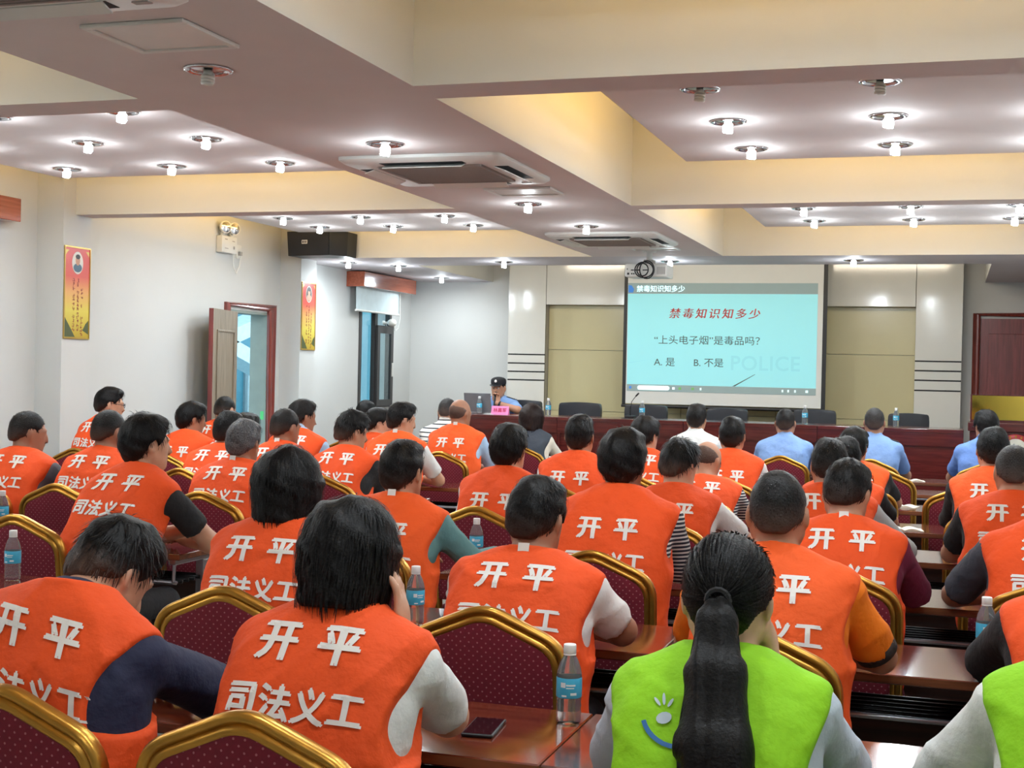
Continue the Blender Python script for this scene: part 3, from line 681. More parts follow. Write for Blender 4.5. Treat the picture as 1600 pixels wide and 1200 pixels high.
MB().add([(-.1, -.03, .0005), (.1, -.03, .0005), (.1, 0, .095), (-.1, 0, .095), (-.1, .03, .0005), (.1, .03, .0005)], [(0,1,2,3), (3,2,5,4), (0,3,4), (1,5,2)]).build('card', 'pink_card', t)
flat_text('name_text', '林嘉军', .05, mat('card_red', (196, 40, 90), .6), t, (0, -.018, .047), (math.radians(72.5), 0, 0), .001, 0, 1.1)
t = thing('desk_microphone', 'thin gooseneck microphone on the head table by the screen', 'microphone', (-3.33, 14.6, TZ))
MB().bbox(-.05, .05, -.06, .06, .0005, .03, .008).build('base', 'black_plastic', t)
MB().tube([(0, 0, .03), (0, 0, .1), (.01, .01, .18), (.05, .03, .24)], .004, 8).build('gooseneck', 'black_metal', t, True)
MB().tube([(.05, .03, .24), (.08, .045, .275)], .009, 8).build('capsule', 'black_plastic', t, True)
tag(box('paper_sheet', -4.95, -4.83, 14.36, 14.5, TZ+.0005, TZ+.003, 'label_white'), 'white paper lying left of the pink name card', 'paper')

# ================================================================== DESKS
ROWS = dict(h=2.83, g=4.08, f=5.35, e=6.66, d=7.95, c=9.23, b=10.6, a=11.88)
ORD = 'hgfedcba'
def desk_proto(w=1.196):
    t = thing('training_desk', 'x', 'desk'); a = w/2
    o = MB().bbox(-a, a, 0, .48, .722, .75, .003, 1).build('desk_top', ['desk_wood', 'desk_edge'], t)
    for p in o.data.polygons:
        if abs(p.normal.z) < .5: p.material_index = 1
    box('modesty_panel', -a+.06, a-.06, .452, .466, .28, .56, 'panel_wood', t)
    for s in (-1, 1):
        x = s*(a-.075)
        MB().bbox(x-.022, x+.022, .3, .37, .05, .69, .005).build('leg', 'silver', t)
        MB().bbox(x-.025, x+.025, .03, .46, .0005, .045, .008).build('foot', 'silver', t)
        MB().bbox(x-.02, x+.02, .06, .42, .69, .7215, .004).build('bracket', 'silver', t)
        MB().tube([(x, .08, .69), (x, .075, .615), (x, .1, .605)], .008, 6, upv=(1,0,0)).build('rack_hanger', 'silver', t)
    for k in range(6):
        y = .09+k*.052
        MB().tube([(-a+.07, y, .605), (a-.07, y, .605)], .009, 8, upv=(0,0,1)).build('rack_bar', 'black_metal' if k else 'silver', t, True)
    return t
DKP = desk_proto(); dk_used = [False]
rown = dict(h='nearest row', g='second row away', f='third row away', e='fourth row away', d='fifth row away', c='sixth row away', b='seventh row away', a='front row before the stage')
secs = [(-6.20, 'against the left wall'), (-5.06, 'in the middle of the left block'), (-3.86, 'at the aisle end of the left block'), (-1.43, 'at the aisle end of the right block'), (-.23, 'at the right end of the right block')]
for r in ORD:
    for (x, sl_) in secs:
        if r in 'h' and x < -3: continue
        if r == 'g' and x < -4.5: continue
        if not dk_used[0]: t = DKP; dk_used[0] = True
        else: t = copy_tree(DKP)
        t.location = (x, ROWS[r], 0)
        if x < -6: t.scale = (.9, 1, 1)
        t['label'] = 'brown training desk %s, %s' % (sl_, rown[r]); t['group'] = 'training desks in rows'

# ================================================================== BANQUET CHAIRS
def dotted(name, base, dot, scale):
    m = bpy.data.materials.new(name); m.use_nodes = True; nt = m.node_tree; b = nt.nodes['Principled BSDF']; b.inputs['Roughness'].default_value = .85
    tc = nt.nodes.new('ShaderNodeTexCoord'); mp = nt.nodes.new('ShaderNodeMapping'); mp.inputs['Rotation'].default_value = (0, 0, PI/4)
    sx = nt.nodes.new('ShaderNodeSeparateXYZ'); cx = nt.nodes.new('ShaderNodeCombineXYZ'); nt.links.new(tc.outputs['Object'], sx.inputs[0]); nt.links.new(sx.outputs[0], cx.inputs[0]); nt.links.new(sx.outputs[2], cx.inputs[1])
    vo = nt.nodes.new('ShaderNodeTexVoronoi'); vo.voronoi_dimensions = '2D'; vo.inputs['Scale'].default_value = scale; vo.inputs['Randomness'].default_value = 0
    lt = nt.nodes.new('ShaderNodeMath'); lt.operation = 'LESS_THAN'; lt.inputs[1].default_value = .14
    n = nt.nodes.new('ShaderNodeTexNoise'); n.inputs['Scale'].default_value = 90
    mx = nt.nodes.new('ShaderNodeMixRGB'); mx.inputs[1].default_value = (*lin(base), 1); mx.inputs[2].default_value = (*lin(dot), 1)
    m2 = nt.nodes.new('ShaderNodeMixRGB'); m2.blend_type = 'MULTIPLY'; m2.inputs[0].default_value = .35
    nt.links.new(cx.outputs[0], mp.inputs[0]); nt.links.new(mp.outputs[0], vo.inputs['Vector']); nt.links.new(vo.outputs['Distance'], lt.inputs[0]); nt.links.new(lt.outputs[0], mx.inputs[0])
    nt.links.new(tc.outputs['Object'], n.inputs['Vector']); nt.links.new(mx.outputs[0], m2.inputs[1]); nt.links.new(n.outputs['Fac'], m2.inputs[2]); nt.links.new(m2.outputs[0], b.inputs['Base Color'])
    MATS[name] = m; return m
dotted('burgundy', (122, 20, 42), (176, 104, 112), 58)
def back_y(z): return -.205-.13*max(0, z-.45)-.12*max(0, .45-z)
def outline(k=0.0, zlow=.47):
    # right half going up, apex, left half going down; k = inset
    w = .214-k; zc = .858-k*.75; top = .95-k*1.05
    def bez(p0, p1, p2, n): return [((1-t)**2*p0[0]+2*t*(1-t)*p1[0]+t*t*p2[0], (1-t)**2*p0[1]+2*t*(1-t)*p1[1]+t*t*p2[1]) for t in [i/n for i in range(n+1)]]
    L = math.hypot(w, top-zc); ux, uz = -w/L, (top-zc)/L; r = .058
    pts = [(w, zlow), (w, .60), (w, .70)]+bez((w, zc-r), (w, zc), (w+ux*r, zc+uz*r), 7)
    a = (0-ux*.05, top-uz*.05)
    e = pts[-1]; pts.append(((e[0]+a[0])/2, (e[1]+a[1])/2))
    ap = bez(a, (0, top), (-a[0], a[1]), 8)
    pts += ap[:5]
    return pts+[(-x, z) for x, z in pts[-2::-1]]
def chair_proto():
    t = thing('banquet_chair', 'x', 'chair')
    pth = [(.205, 0.0005), (.207, .15), (.21, .32)]+outline(0)+[(-.21, .32), (-.207, .15), (-.205, 0.0005)]
    path = [(x, back_y(z), z) for x, z in pth]
    prof = [(a*1.28, b*1.15) for a, b in [(-.017, .014), (-.019, -.006), (-.015, -.014), (-.009, -.016), (-.003, -.012), (0, -.008), (.003, -.012), (.009, -.016), (.015, -.014), (.019, -.006), (.017, .014)]]
    o = MB().sweep(path, prof, upv=(0, 1, 0)).build('back_frame', 'gold', t); autosmooth(o, 50)
    ol = outline(.012, .5); N = len(ol)
    cx, cz = 0, .7
    def ring(s, dy): return [(x*s, back_y(cz+(z-cz)*s)+dy, cz+(z-cz)*s) for x, z in ol]
    v = ring(1, -.006)+ring(.97, -.018)+ring(.85, -.024)+ring(.5, -.027)+[(0, back_y(cz)-.028, cz)]
    v += ring(1, .012)+ring(.97, .03)+ring(.85, .042)+ring(.5, .048)+[(0, back_y(cz)+.05, cz)]
    f = []; B = 4*N+1
    for j in range(3):
        for i in range(N):
            k = (i+1) % N; f.append((j*N+k, j*N+i, (j+1)*N+i, (j+1)*N+k)); f.append((B+j*N+i, B+j*N+k, B+(j+1)*N+k, B+(j+1)*N+i))
    for i in range(N):
        k = (i+1) % N; f.append((3*N+k, 3*N+i, 4*N)); f.append((B+3*N+i, B+3*N+k, B+4*N)); f.append((i, k, B+k, B+i))
    o = MB().add(v, f).build('back_pad', 'burgundy', t); autosmooth(o, 45)
    o = MB().bbox(-.215, .215, -.2, .23, .4, .47, .025, 3).build('seat', 'burgundy', t); autosmooth(o, 60)
    q = MB().box(-.2, .2, -.19, .21, .375, .4); q.build('seat_frame', 'gold', t)
    for s in (-1, 1):
        MB().sweep([(s*.19, .2, .39), (s*.195, .215, .2), (s*.2, .23, .0005)], [(-.013, -.013), (.013, -.013), (.013, .013), (-.013, .013)], upv=(0,1,0)).build('leg', 'gold', t)
        MB().tube([(s*.2, -.235, .2), (s*.197, .213, .2)], .009, 6, upv=(0,0,1)).build('stretcher', 'gold', t)
    return t
CHP = chair_proto(); ch_used = [False]
def chair(x, y, lab, rz=0):
    if not ch_used[0]: t = CHP; ch_used[0] = True
    else: t = copy_tree(CHP)
    t.location = (x, y, 0); t.rotation_euler = (0, 0, math.radians(rz)); t['label'] = lab; t['group'] = 'gold framed burgundy banquet chairs'
    return t

# ------------------------------------------------------------------ small things on the desks
DZ_ = .75
bottle(-.865, 3.195, DZ_, 'water bottle with blue label on the near desk beside the phone', rz=.3)
bottle(-1.69, 4.25, DZ_, 'water bottle with blue label by the raised hands of the man with thick black hair', rz=.9)
bottle(-3.45, 4.45, DZ_, 'water bottle at the left frame edge, nearer of the two there', rz=.2)
bottle(-4.55, 5.78, DZ_, 'water bottle at the left frame edge, behind the empty chair back', rz=.5)
bottle(-5.2, 7.1, DZ_, 'water bottle in front of the man with the grey sleeve, far left', rz=1.2)
bottle(.12, 4.42, DZ_, 'water bottle at the right, in front of the dark grey sleeved man', rz=.4)
bottle(-2.0, 5.75, DZ_, 'water bottle mostly hidden behind the teal sleeved man', rz=.4)
bottle(-1.13, 9.6, DZ_, 'water bottle behind the balding man in the right block', rz=.4)
bottle(-4.6, 8.3, DZ_, 'water bottle between two orange vests in the left block', rz=.4)
bottle(-3.35, 8.3, DZ_, 'water bottle beside the head of the short haired man at the aisle', rz=.4)
t = thing('smartphone', 'black smartphone lying on the near desk left of the bottle', 'phone', (-1.035, 3.06, DZ_), math.radians(6))
MB().bbox(-.038, .038, -.078, .078, .0005, .009, .0035, 3).build('case', 'black_plastic', t)
MB().box(-.034, .034, -.074, .074, .0091, .0096).build('glass_back', mat('phone_glass', (16, 15, 20), .05, coat=.6), t)
mat('page', (224, 218, 200), .6, var=.04)
def booklet(x, y, rz, lab, open_=True):
    t = thing('booklet', lab, 'booklet', (x, y, DZ_), rz, 'booklets on the desks')
    n = 8
    for s in (-1, 1):
        v = []; f = []
        for k in range(n+1):
            u = k/n; z = .004+.014*math.sin(PI*min(1, u*1.15))*(1-u*.5)
            v += [(s*u*.105, -.074, z), (s*u*.105, .074, z), (s*u*.105, -.074, .0006), (s*u*.105, .074, .0006)]
        for k in range(n):
            a = 4*k; b = a+4; f += [(a, b, b+1, a+1), (a+2, a+3, b+3, b+2), (a, a+2, b+2, b), (a+1, b+1, b+3, a+3)]
        f.append((4*n, 4*n+2, 4*n+3, 4*n+1)); f.append((0, 1, 3, 2))
        mk('page_block', v, f, 'page', t)
booklet(-.3, 12.0, .1, 'open booklet on the front row desk left of the seated officers gap')
booklet(-.3, 9.52, -.2, 'small open booklet on the desk behind the red chair at the right')
booklet(-.24, 8.06, .15, 'curled open booklet on the desk in front of the black sleeved man')
booklet(-1.42, 2.98, .3, 'colourful booklet under the arm of the man with thick black hair')
booklet(-3.7, 4.3, .2, 'open booklet at the left frame edge beside the bottle')

# ================================================================== PEOPLE: implicit-surface modeller
class Vol:
    def __init__(s, lo, hi, h):
        s.h = h; s.o = np.array(lo, float); n = np.ceil((np.array(hi)-s.o)/h).astype(int)+1
        s.F = np.full(n, 1.0, np.float32); s.ax = [(s.o[i]+h*np.arange(n[i])).astype(np.float32) for i in range(3)]
    def sl(s, lo, hi):
        a = np.maximum(0, np.floor((np.array(lo)-s.o)/s.h).astype(int)); b = np.minimum(s.F.shape, np.ceil((np.array(hi)-s.o)/s.h).astype(int)+1)
        if np.any(b <= a): return None
        return tuple(slice(int(i), int(j)) for i, j in zip(a, b))
    def grid(s, sl): return s.ax[0][sl[0]][:, None, None], s.ax[1][sl[1]][None, :, None], s.ax[2][sl[2]][None, None, :]
    def put(s, sl, d, k, op):
        A = s.F[sl]
        if op == 'u':
            h = np.maximum(k-np.abs(A-d), 0)/k; s.F[sl] = np.minimum(A, d)-h*h*k*.25
        else:                                   # subtract
            d = -d; h = np.maximum(k-np.abs(A-d), 0)/k; s.F[sl] = np.maximum(A, d)+h*h*k*.25
    def cone(s, a, b, ra, rb, k=.02, op='u'):
        a = np.array(a, np.float32); b = np.array(b, np.float32); m = max(ra, rb)+k+2*s.h
        sl = s.sl(np.minimum(a, b)-m, np.maximum(a, b)+m)
        if sl is None: return
        x, y, z = s.grid(sl); d = b-a; L = float(d@d)+1e-9
        t = np.clip(((x-a[0])*d[0]+(y-a[1])*d[1]+(z-a[2])*d[2])/L, 0, 1)
        D = np.sqrt((x-a[0]-t*d[0])**2+(y-a[1]-t*d[1])**2+(z-a[2]-t*d[2])**2)-(ra+(rb-ra)*t)
        s.put(sl, D, k, op)
    def ell(s, c, r, R=None, k=.02, op='u'):
        c = np.array(c, np.float32); r = np.array(r, np.float32); m = float(max(r))+k+2*s.h
        sl = s.sl(c-m, c+m)
        if sl is None: return
        x, y, z = s.grid(sl); x = x-c[0]; y = y-c[1]; z = z-c[2]
        if R is not None: x, y, z = (R[0,0]*x+R[1,0]*y+R[2,0]*z, R[0,1]*x+R[1,1]*y+R[2,1]*z, R[0,2]*x+R[1,2]*y+R[2,2]*z)
        k0 = np.sqrt((x/r[0])**2+(y/r[1])**2+(z/r[2])**2); k1 = np.sqrt((x/r[0]**2)**2+(y/r[1]**2)**2+(z/r[2]**2)**2)+1e-6
        s.put(sl, k0*(k0-1)/k1, k, op)
    def mesh(s):
        F = s.F; S = F < 0
        cnt = np.zeros(np.array(F.shape)-1, np.uint8); off = [(i, j, k) for i in (0, 1) for j in (0, 1) for k in (0, 1)]
        n = cnt.shape
        for (i, j, k) in off: cnt += S[i:i+n[0], j:j+n[1], k:k+n[2]]
        idx = np.argwhere((cnt > 0) & (cnt < 8))
        if len(idx) == 0: return np.zeros((0, 3)), np.zeros((0, 4), int)
        V = np.stack([F[idx[:, 0]+i, idx[:, 1]+j, idx[:, 2]+k] for (i, j, k) in off], 1)
        acc = np.zeros((len(idx), 3)); num = np.zeros(len(idx))
        O = np.array(off, float)
        for a in range(8):
            for b in range(a+1, 8):
                if np.abs(O[a]-O[b]).sum() != 1: continue
                c = (V[:, a] < 0) != (V[:, b] < 0); t = V[c, a]/(V[c, a]-V[c, b])
                acc[c] += O[a]+t[:, None]*(O[b]-O[a]); num[c] += 1
        P = s.o+s.h*(idx+acc/num[:, None])
        vid = np.full(n, -1, np.int64); vid[idx[:, 0], idx[:, 1], idx[:, 2]] = np.arange(len(idx))
        Q = []
        for ax in range(3):
            A = [slice(None)]*3; B = [slice(None)]*3; A[ax] = slice(0, -1); B[ax] = slice(1, None)
            ch = S[tuple(A)] != S[tuple(B)]
            e = np.argwhere(ch); o1, o2 = [(1, 2), (2, 0), (0, 1)][ax]
            ok = (e[:, o1] > 0) & (e[:, o2] > 0) & (e[:, o1] < F.shape[o1]-1) & (e[:, o2] < F.shape[o2]-1); e = e[ok]
            ins = S[tuple(e.T)]
            def g(d1, d2):
                q = e.copy(); q[:, o1] -= d1; q[:, o2] -= d2; return vid[q[:, 0], q[:, 1], q[:, 2]]
            q = np.stack([g(1, 1), g(0, 1), g(0, 0), g(1, 0)], 1)
            q[~ins] = q[~ins][:, ::-1]
            Q.append(q)
        return P, np.concatenate(Q)
def fast_mesh(name, V, Q, m, parent, smooth=True, tone=None):
    me = bpy.data.meshes.new(name); Q = np.asarray(Q); nf, k = Q.shape
    me.vertices.add(len(V)); me.vertices.foreach_set('co', np.asarray(V, np.float32).ravel())
    me.loops.add(nf*k); me.loops.foreach_set('vertex_index', Q.astype(np.int32).ravel())
    me.polygons.add(nf); me.polygons.foreach_set('loop_start', np.arange(0, nf*k, k, dtype=np.int32)); me.polygons.foreach_set('loop_total', np.full(nf, k, np.int32))
    me.polygons.foreach_set('use_smooth', np.full(nf, smooth))
    if tone is not None:
        ca = me.color_attributes.new('tone', 'FLOAT_COLOR', 'POINT'); c = np.ones((len(V), 4), np.float32); c[:, :3] = np.asarray(tone)[:, None]; ca.data.foreach_set('color', c.ravel())
    me.update(calc_edges=True); me.validate()
    me.materials.append(MATS[m] if isinstance(m, str) else m)
    o = bpy.data.objects.new(name, me); link(o, parent); return o
def relax(V, Q, it=1, lam=.5):
    E = np.concatenate([Q[:, [0, 1]], Q[:, [1, 2]], Q[:, [2, 3]], Q[:, [3, 0]]]); E = np.concatenate([E, E[:, ::-1]])
    deg = np.bincount(E[:, 0], minlength=len(V)).astype(float); deg[deg == 0] = 1
    for _ in range(it):
        A = np.stack([np.bincount(E[:, 0], weights=V[E[:, 1], i], minlength=len(V)) for i in range(3)], 1)/deg[:, None]
        V = V+lam*(A-V)
    return V
def vnormals(V, Q):
    n = np.cross(V[Q[:, 2]]-V[Q[:, 0]], V[Q[:, 3]]-V[Q[:, 1]]); N = np.zeros_like(V)
    for i in range(4): np.add.at(N, Q[:, i], n)
    return N/(np.linalg.norm(N, axis=1, keepdims=True)+1e-12)
def rot(ax, a):
    c, s = math.cos(a), math.sin(a)
    return np.array({'x': [[1,0,0],[0,c,-s],[0,s,c]], 'y': [[c,0,s],[0,1,0],[-s,0,c]], 'z': [[c,-s,0],[s,c,0],[0,0,1]]}[ax])

# ------------------------------------------------------------------ people materials
def hair_mat(name, rgb, scalp=(112, 86, 74)):
    m = bpy.data.materials.new(name); m.use_nodes = True; nt = m.node_tree; b = nt.nodes['Principled BSDF']
    at = nt.nodes.new('ShaderNodeVertexColor'); at.layer_name = 'tone'
    tc = nt.nodes.new('ShaderNodeTexCoord'); n = nt.nodes.new('ShaderNodeTexNoise'); n.inputs['Scale'].default_value = 160
    nt.links.new(tc.outputs['Object'], n.inputs['Vector'])
    r = nt.nodes.new('ShaderNodeValToRGB'); c = lin(rgb); r.color_ramp.elements[0].position = .35; r.color_ramp.elements[1].position = .7
    r.color_ramp.elements[0].color = (*[v*.55 for v in c], 1); r.color_ramp.elements[1].color = (*[v*1.5 for v in c], 1); nt.links.new(n.outputs['Fac'], r.inputs[0])
    mx = nt.nodes.new('ShaderNodeMixRGB'); mx.inputs[1].default_value = (*lin(scalp), 1); nt.links.new(at.outputs['Color'], mx.inputs[0]); nt.links.new(r.outputs[0], mx.inputs[2])
    nt.links.new(mx.outputs[0], b.inputs['Base Color']); b.inputs['Roughness'].default_value = .48; b.inputs['Specular IOR Level'].default_value = .22
    bp = nt.nodes.new('ShaderNodeBump'); bp.inputs['Strength'].default_value = .35; bp.inputs['Distance'].default_value = .004; nt.links.new(n.outputs['Fac'], bp.inputs['Height']); nt.links.new(bp.outputs[0], b.inputs['Normal'])
    MATS[name] = m
hair_mat('hair_black', (13, 12, 13)); hair_mat('hair_soft', (24, 22, 22)); hair_mat('hair_grey', (92, 92, 95)); hair_mat('hair_brown', (36, 22, 20)); hair_mat('hair_salt', (48, 46, 46))
for i, c in enumerate(((196, 148, 120), (178, 128, 100), (160, 112, 86), (206, 162, 136))): mat('skin_%d' % i, c, .5, var=.05, vscale=20, bump=.03, bscale=200)
def cloth(name, rgb, rough=.8, var=.05): return mat(name, rgb, rough, var=var, vscale=5, bump=.75, bscale=10)
cloth('vest_orange', (236, 80, 14)); cloth('vest_orange_light', (242, 90, 20)); cloth('vest_lime', (144, 208, 16))
cloth('vest_orange_deep', (236, 62, 24))
for nm, c in (('navy', (28, 32, 62)), ('white', (226, 226, 224)), ('black', (24, 24, 27)), ('teal', (92, 136, 138)), ('dgrey', (62, 66, 76)), ('maroon', (112, 26, 58)), ('lgrey', (176, 178, 180)), ('lblue', (168, 196, 226)), ('police', (128, 162, 214)),
              ('blue', (104, 140, 206)), ('amber', (250, 128, 8)), ('slate', (58, 66, 78)), ('cream', (226, 218, 204)), ('grey', (96, 96, 104)), ('paleblue', (196, 206, 220)), ('pants_black', (26, 26, 30)), ('pants_navy', (30, 34, 50)), ('pants_grey', (70, 70, 74))):
    cloth('cloth_'+nm, c)
def striped(name, c1, c2, freq, duty=.5):
    m = bpy.data.materials.new(name); m.use_nodes = True; nt = m.node_tree; b = nt.nodes['Principled BSDF']; b.inputs['Roughness'].default_value = .8
    tc = nt.nodes.new('ShaderNodeTexCoord'); sp = nt.nodes.new('ShaderNodeSeparateXYZ'); mu = nt.nodes.new('ShaderNodeMath'); mu.operation = 'MULTIPLY'; mu.inputs[1].default_value = freq
    fr = nt.nodes.new('ShaderNodeMath'); fr.operation = 'FRACT'; gt = nt.nodes.new('ShaderNodeMath'); gt.operation = 'GREATER_THAN'; gt.inputs[1].default_value = duty
    mx = nt.nodes.new('ShaderNodeMixRGB'); mx.inputs[1].default_value = (*lin(c1), 1); mx.inputs[2].default_value = (*lin(c2), 1)
    for a, o in ((tc.outputs['Object'], sp.inputs[0]), (sp.outputs[2], mu.inputs[0]), (mu.outputs[0], fr.inputs[0]), (fr.outputs[0], gt.inputs[0]), (gt.outputs[0], mx.inputs[0]), (mx.outputs[0], b.inputs['Base Color'])): nt.links.new(a, o)
    MATS[name] = m
striped('cloth_stripe_wide', (230, 228, 222), (40, 42, 54), 26, .72); striped('cloth_stripe_fine', (36, 38, 52), (222, 220, 216), 62, .55)
mat('vest_print', (232, 226, 220), .6, var=.03); mat('print_blue', (50, 110, 170), .6); mat('print_grey', (190, 205, 215), .6); mat('print_red', (206, 70, 30), .6)
mat('eye_white', (225, 220, 214), .3); mat('eye_dark', (30, 24, 22), .25); mat('cap_black', (24, 25, 30), .8, bump=.2, bscale=80)

# lettering: two rows, cut into small cells so that it follows the folds
def cut_cells(v, f, step):
    bm = bmesh.new(); vs = [bm.verts.new(tuple(p)) for p in v]
    for q in f:
        try: bm.faces.new([vs[i] for i in q])
        except ValueError: pass
    bmesh.ops.remove_doubles(bm, verts=bm.verts[:], dist=1e-6)
    lo, hi = v.min(0), v.max(0)
    for ax in (0, 1):
        c = lo[ax]+step
        while c < hi[ax]:
            nn = [0, 0, 0]; nn[ax] = 1; co = [0, 0, 0]; co[ax] = c
            bmesh.ops.bisect_plane(bm, geom=bm.verts[:]+bm.edges[:]+bm.faces[:], plane_co=co, plane_no=nn); c += step
    bmesh.ops.triangulate(bm, faces=bm.faces[:]); bm.verts.index_update()
    V = np.array([tuple(p.co) for p in bm.verts]); Fc = [[q.index for q in p.verts] for p in bm.faces]; bm.free(); return V, Fc
def char_row(chars, size, pitch, y, bold):
    V = []; Fc = []
    for i, ch in enumerate(chars):
        v, f = text_mesh(ch, size); ctr = (v.min(0)+v.max(0))/2
        for (ox, oy) in ((-1, -.5), (1, -.5), (0, .8)):
            w = v-ctr; w[:, 0] += (i-(len(chars)-1)/2)*pitch+ox*bold; w[:, 1] += y+oy*bold; w[:, 2] = len(V)*1e-9
            V.append((w, f))
    return V
def assemble(rows_, step):
    TV = []; TF = []
    for (v, f) in rows_:
        a, b = cut_cells(v, f, step); k = len(TV); TV += [tuple(p) for p in a]; TF += [tuple(j+k for j in q) for q in b]
    return np.array(TV), TF
_l = char_row('开平', .094, .142, -.072, .0042)+char_row('司法义工', .076, .078, -.2, .0034)
CHARS = [assemble(_l[3*i:3*i+3], .016) for i in range(6)]
TRV, TRF = assemble(char_row('禁', .085, .1, -.27, .002), .03)

# shared trousers and shoes (seated, knees bent)
def lower_body():
    v = Vol((-.27, -.2, .05), (.27, .62, .72), .02)
    v.ell((0, 0, .55), (.17, .14, .115), k=.05)
    for s in (-1, 1):
        v.cone((s*.09, .02, .54), (s*.115, .42, .525), .088, .066, .05); v.cone((s*.115, .42, .52), (s*.12, .46, .12), .064, .052, .03)
    tr = v.mesh()
    w = Vol((-.2, .34, -.01), (.2, .68, .16), .014)
    for s in (-1, 1):
        w.cone((s*.12, .42, .045), (s*.13, .58, .04), .042, .04, .02); w.cone((s*.12, .44, .05), (s*.12, .44, .11), .042, .044, .02)
    w.F = np.maximum(w.F, (.004-w.ax[2])[None, None, :]); sh = w.mesh()
    return (relax(tr[0], tr[1], 2), tr[1]), (relax(sh[0], sh[1], 1), sh[1])
(LBV, LBQ), (SHV, SHQ) = lower_body()
_lb = {}
def lower(parent, pm, col=None):
    for nm, V, Q, m in (('trousers', LBV, LBQ, pm), ('shoes', SHV, SHQ, 'black_plastic')):
        if (nm, m) not in _lb:
            _lb[(nm, m)] = fast_mesh(nm, V, Q, m, parent)
        else:
            o = bpy.data.objects.new(nm, _lb[(nm, m)].data); link(o, parent)

STY = {   # hair: main ellipsoid radii, centre, hairline profile (y -> lowest z), fade amount, wave, top lift
    'short':  dict(r=(.086, .106, .104), c=(0, -.014, .03), nape=-.07, fade=.22, tex=.0025, n=700, ln=.026),
    'buzz':   dict(r=(.0815, .1015, .101), c=(0, -.0125, .027), nape=-.055, fade=.5, tex=.0012, n=500, ln=.012),
    'under':  dict(r=(.088, .108, .112), c=(0, -.008, .034), nape=-.06, fade=.6, tex=.004, n=800, ln=.03),
    'full':   dict(r=(.094, .112, .112), c=(0, -.016, .028), nape=-.085, fade=.1, tex=.004, n=900, ln=.036),
    'thick':  dict(r=(.104, .118, .116), c=(0, -.02, .02), nape=-.115, fade=0, tex=.005, n=1400, ln=.05),
    'bob':    dict(r=(.106, .118, .118), c=(0, -.016, .018), nape=-.125, fade=0, tex=.003, n=900, ln=.05),
    'tied':   dict(r=(.089, .110, .106), c=(0, -.014, .026), nape=-.075, fade=0, tex=.0015, n=1500, ln=.05),
    'bald':   dict(r=(.0805, .1005, .0985), c=(0, -.0125, .025), nape=-.06, fade=.9, tex=.001, n=120, ln=.01),
}
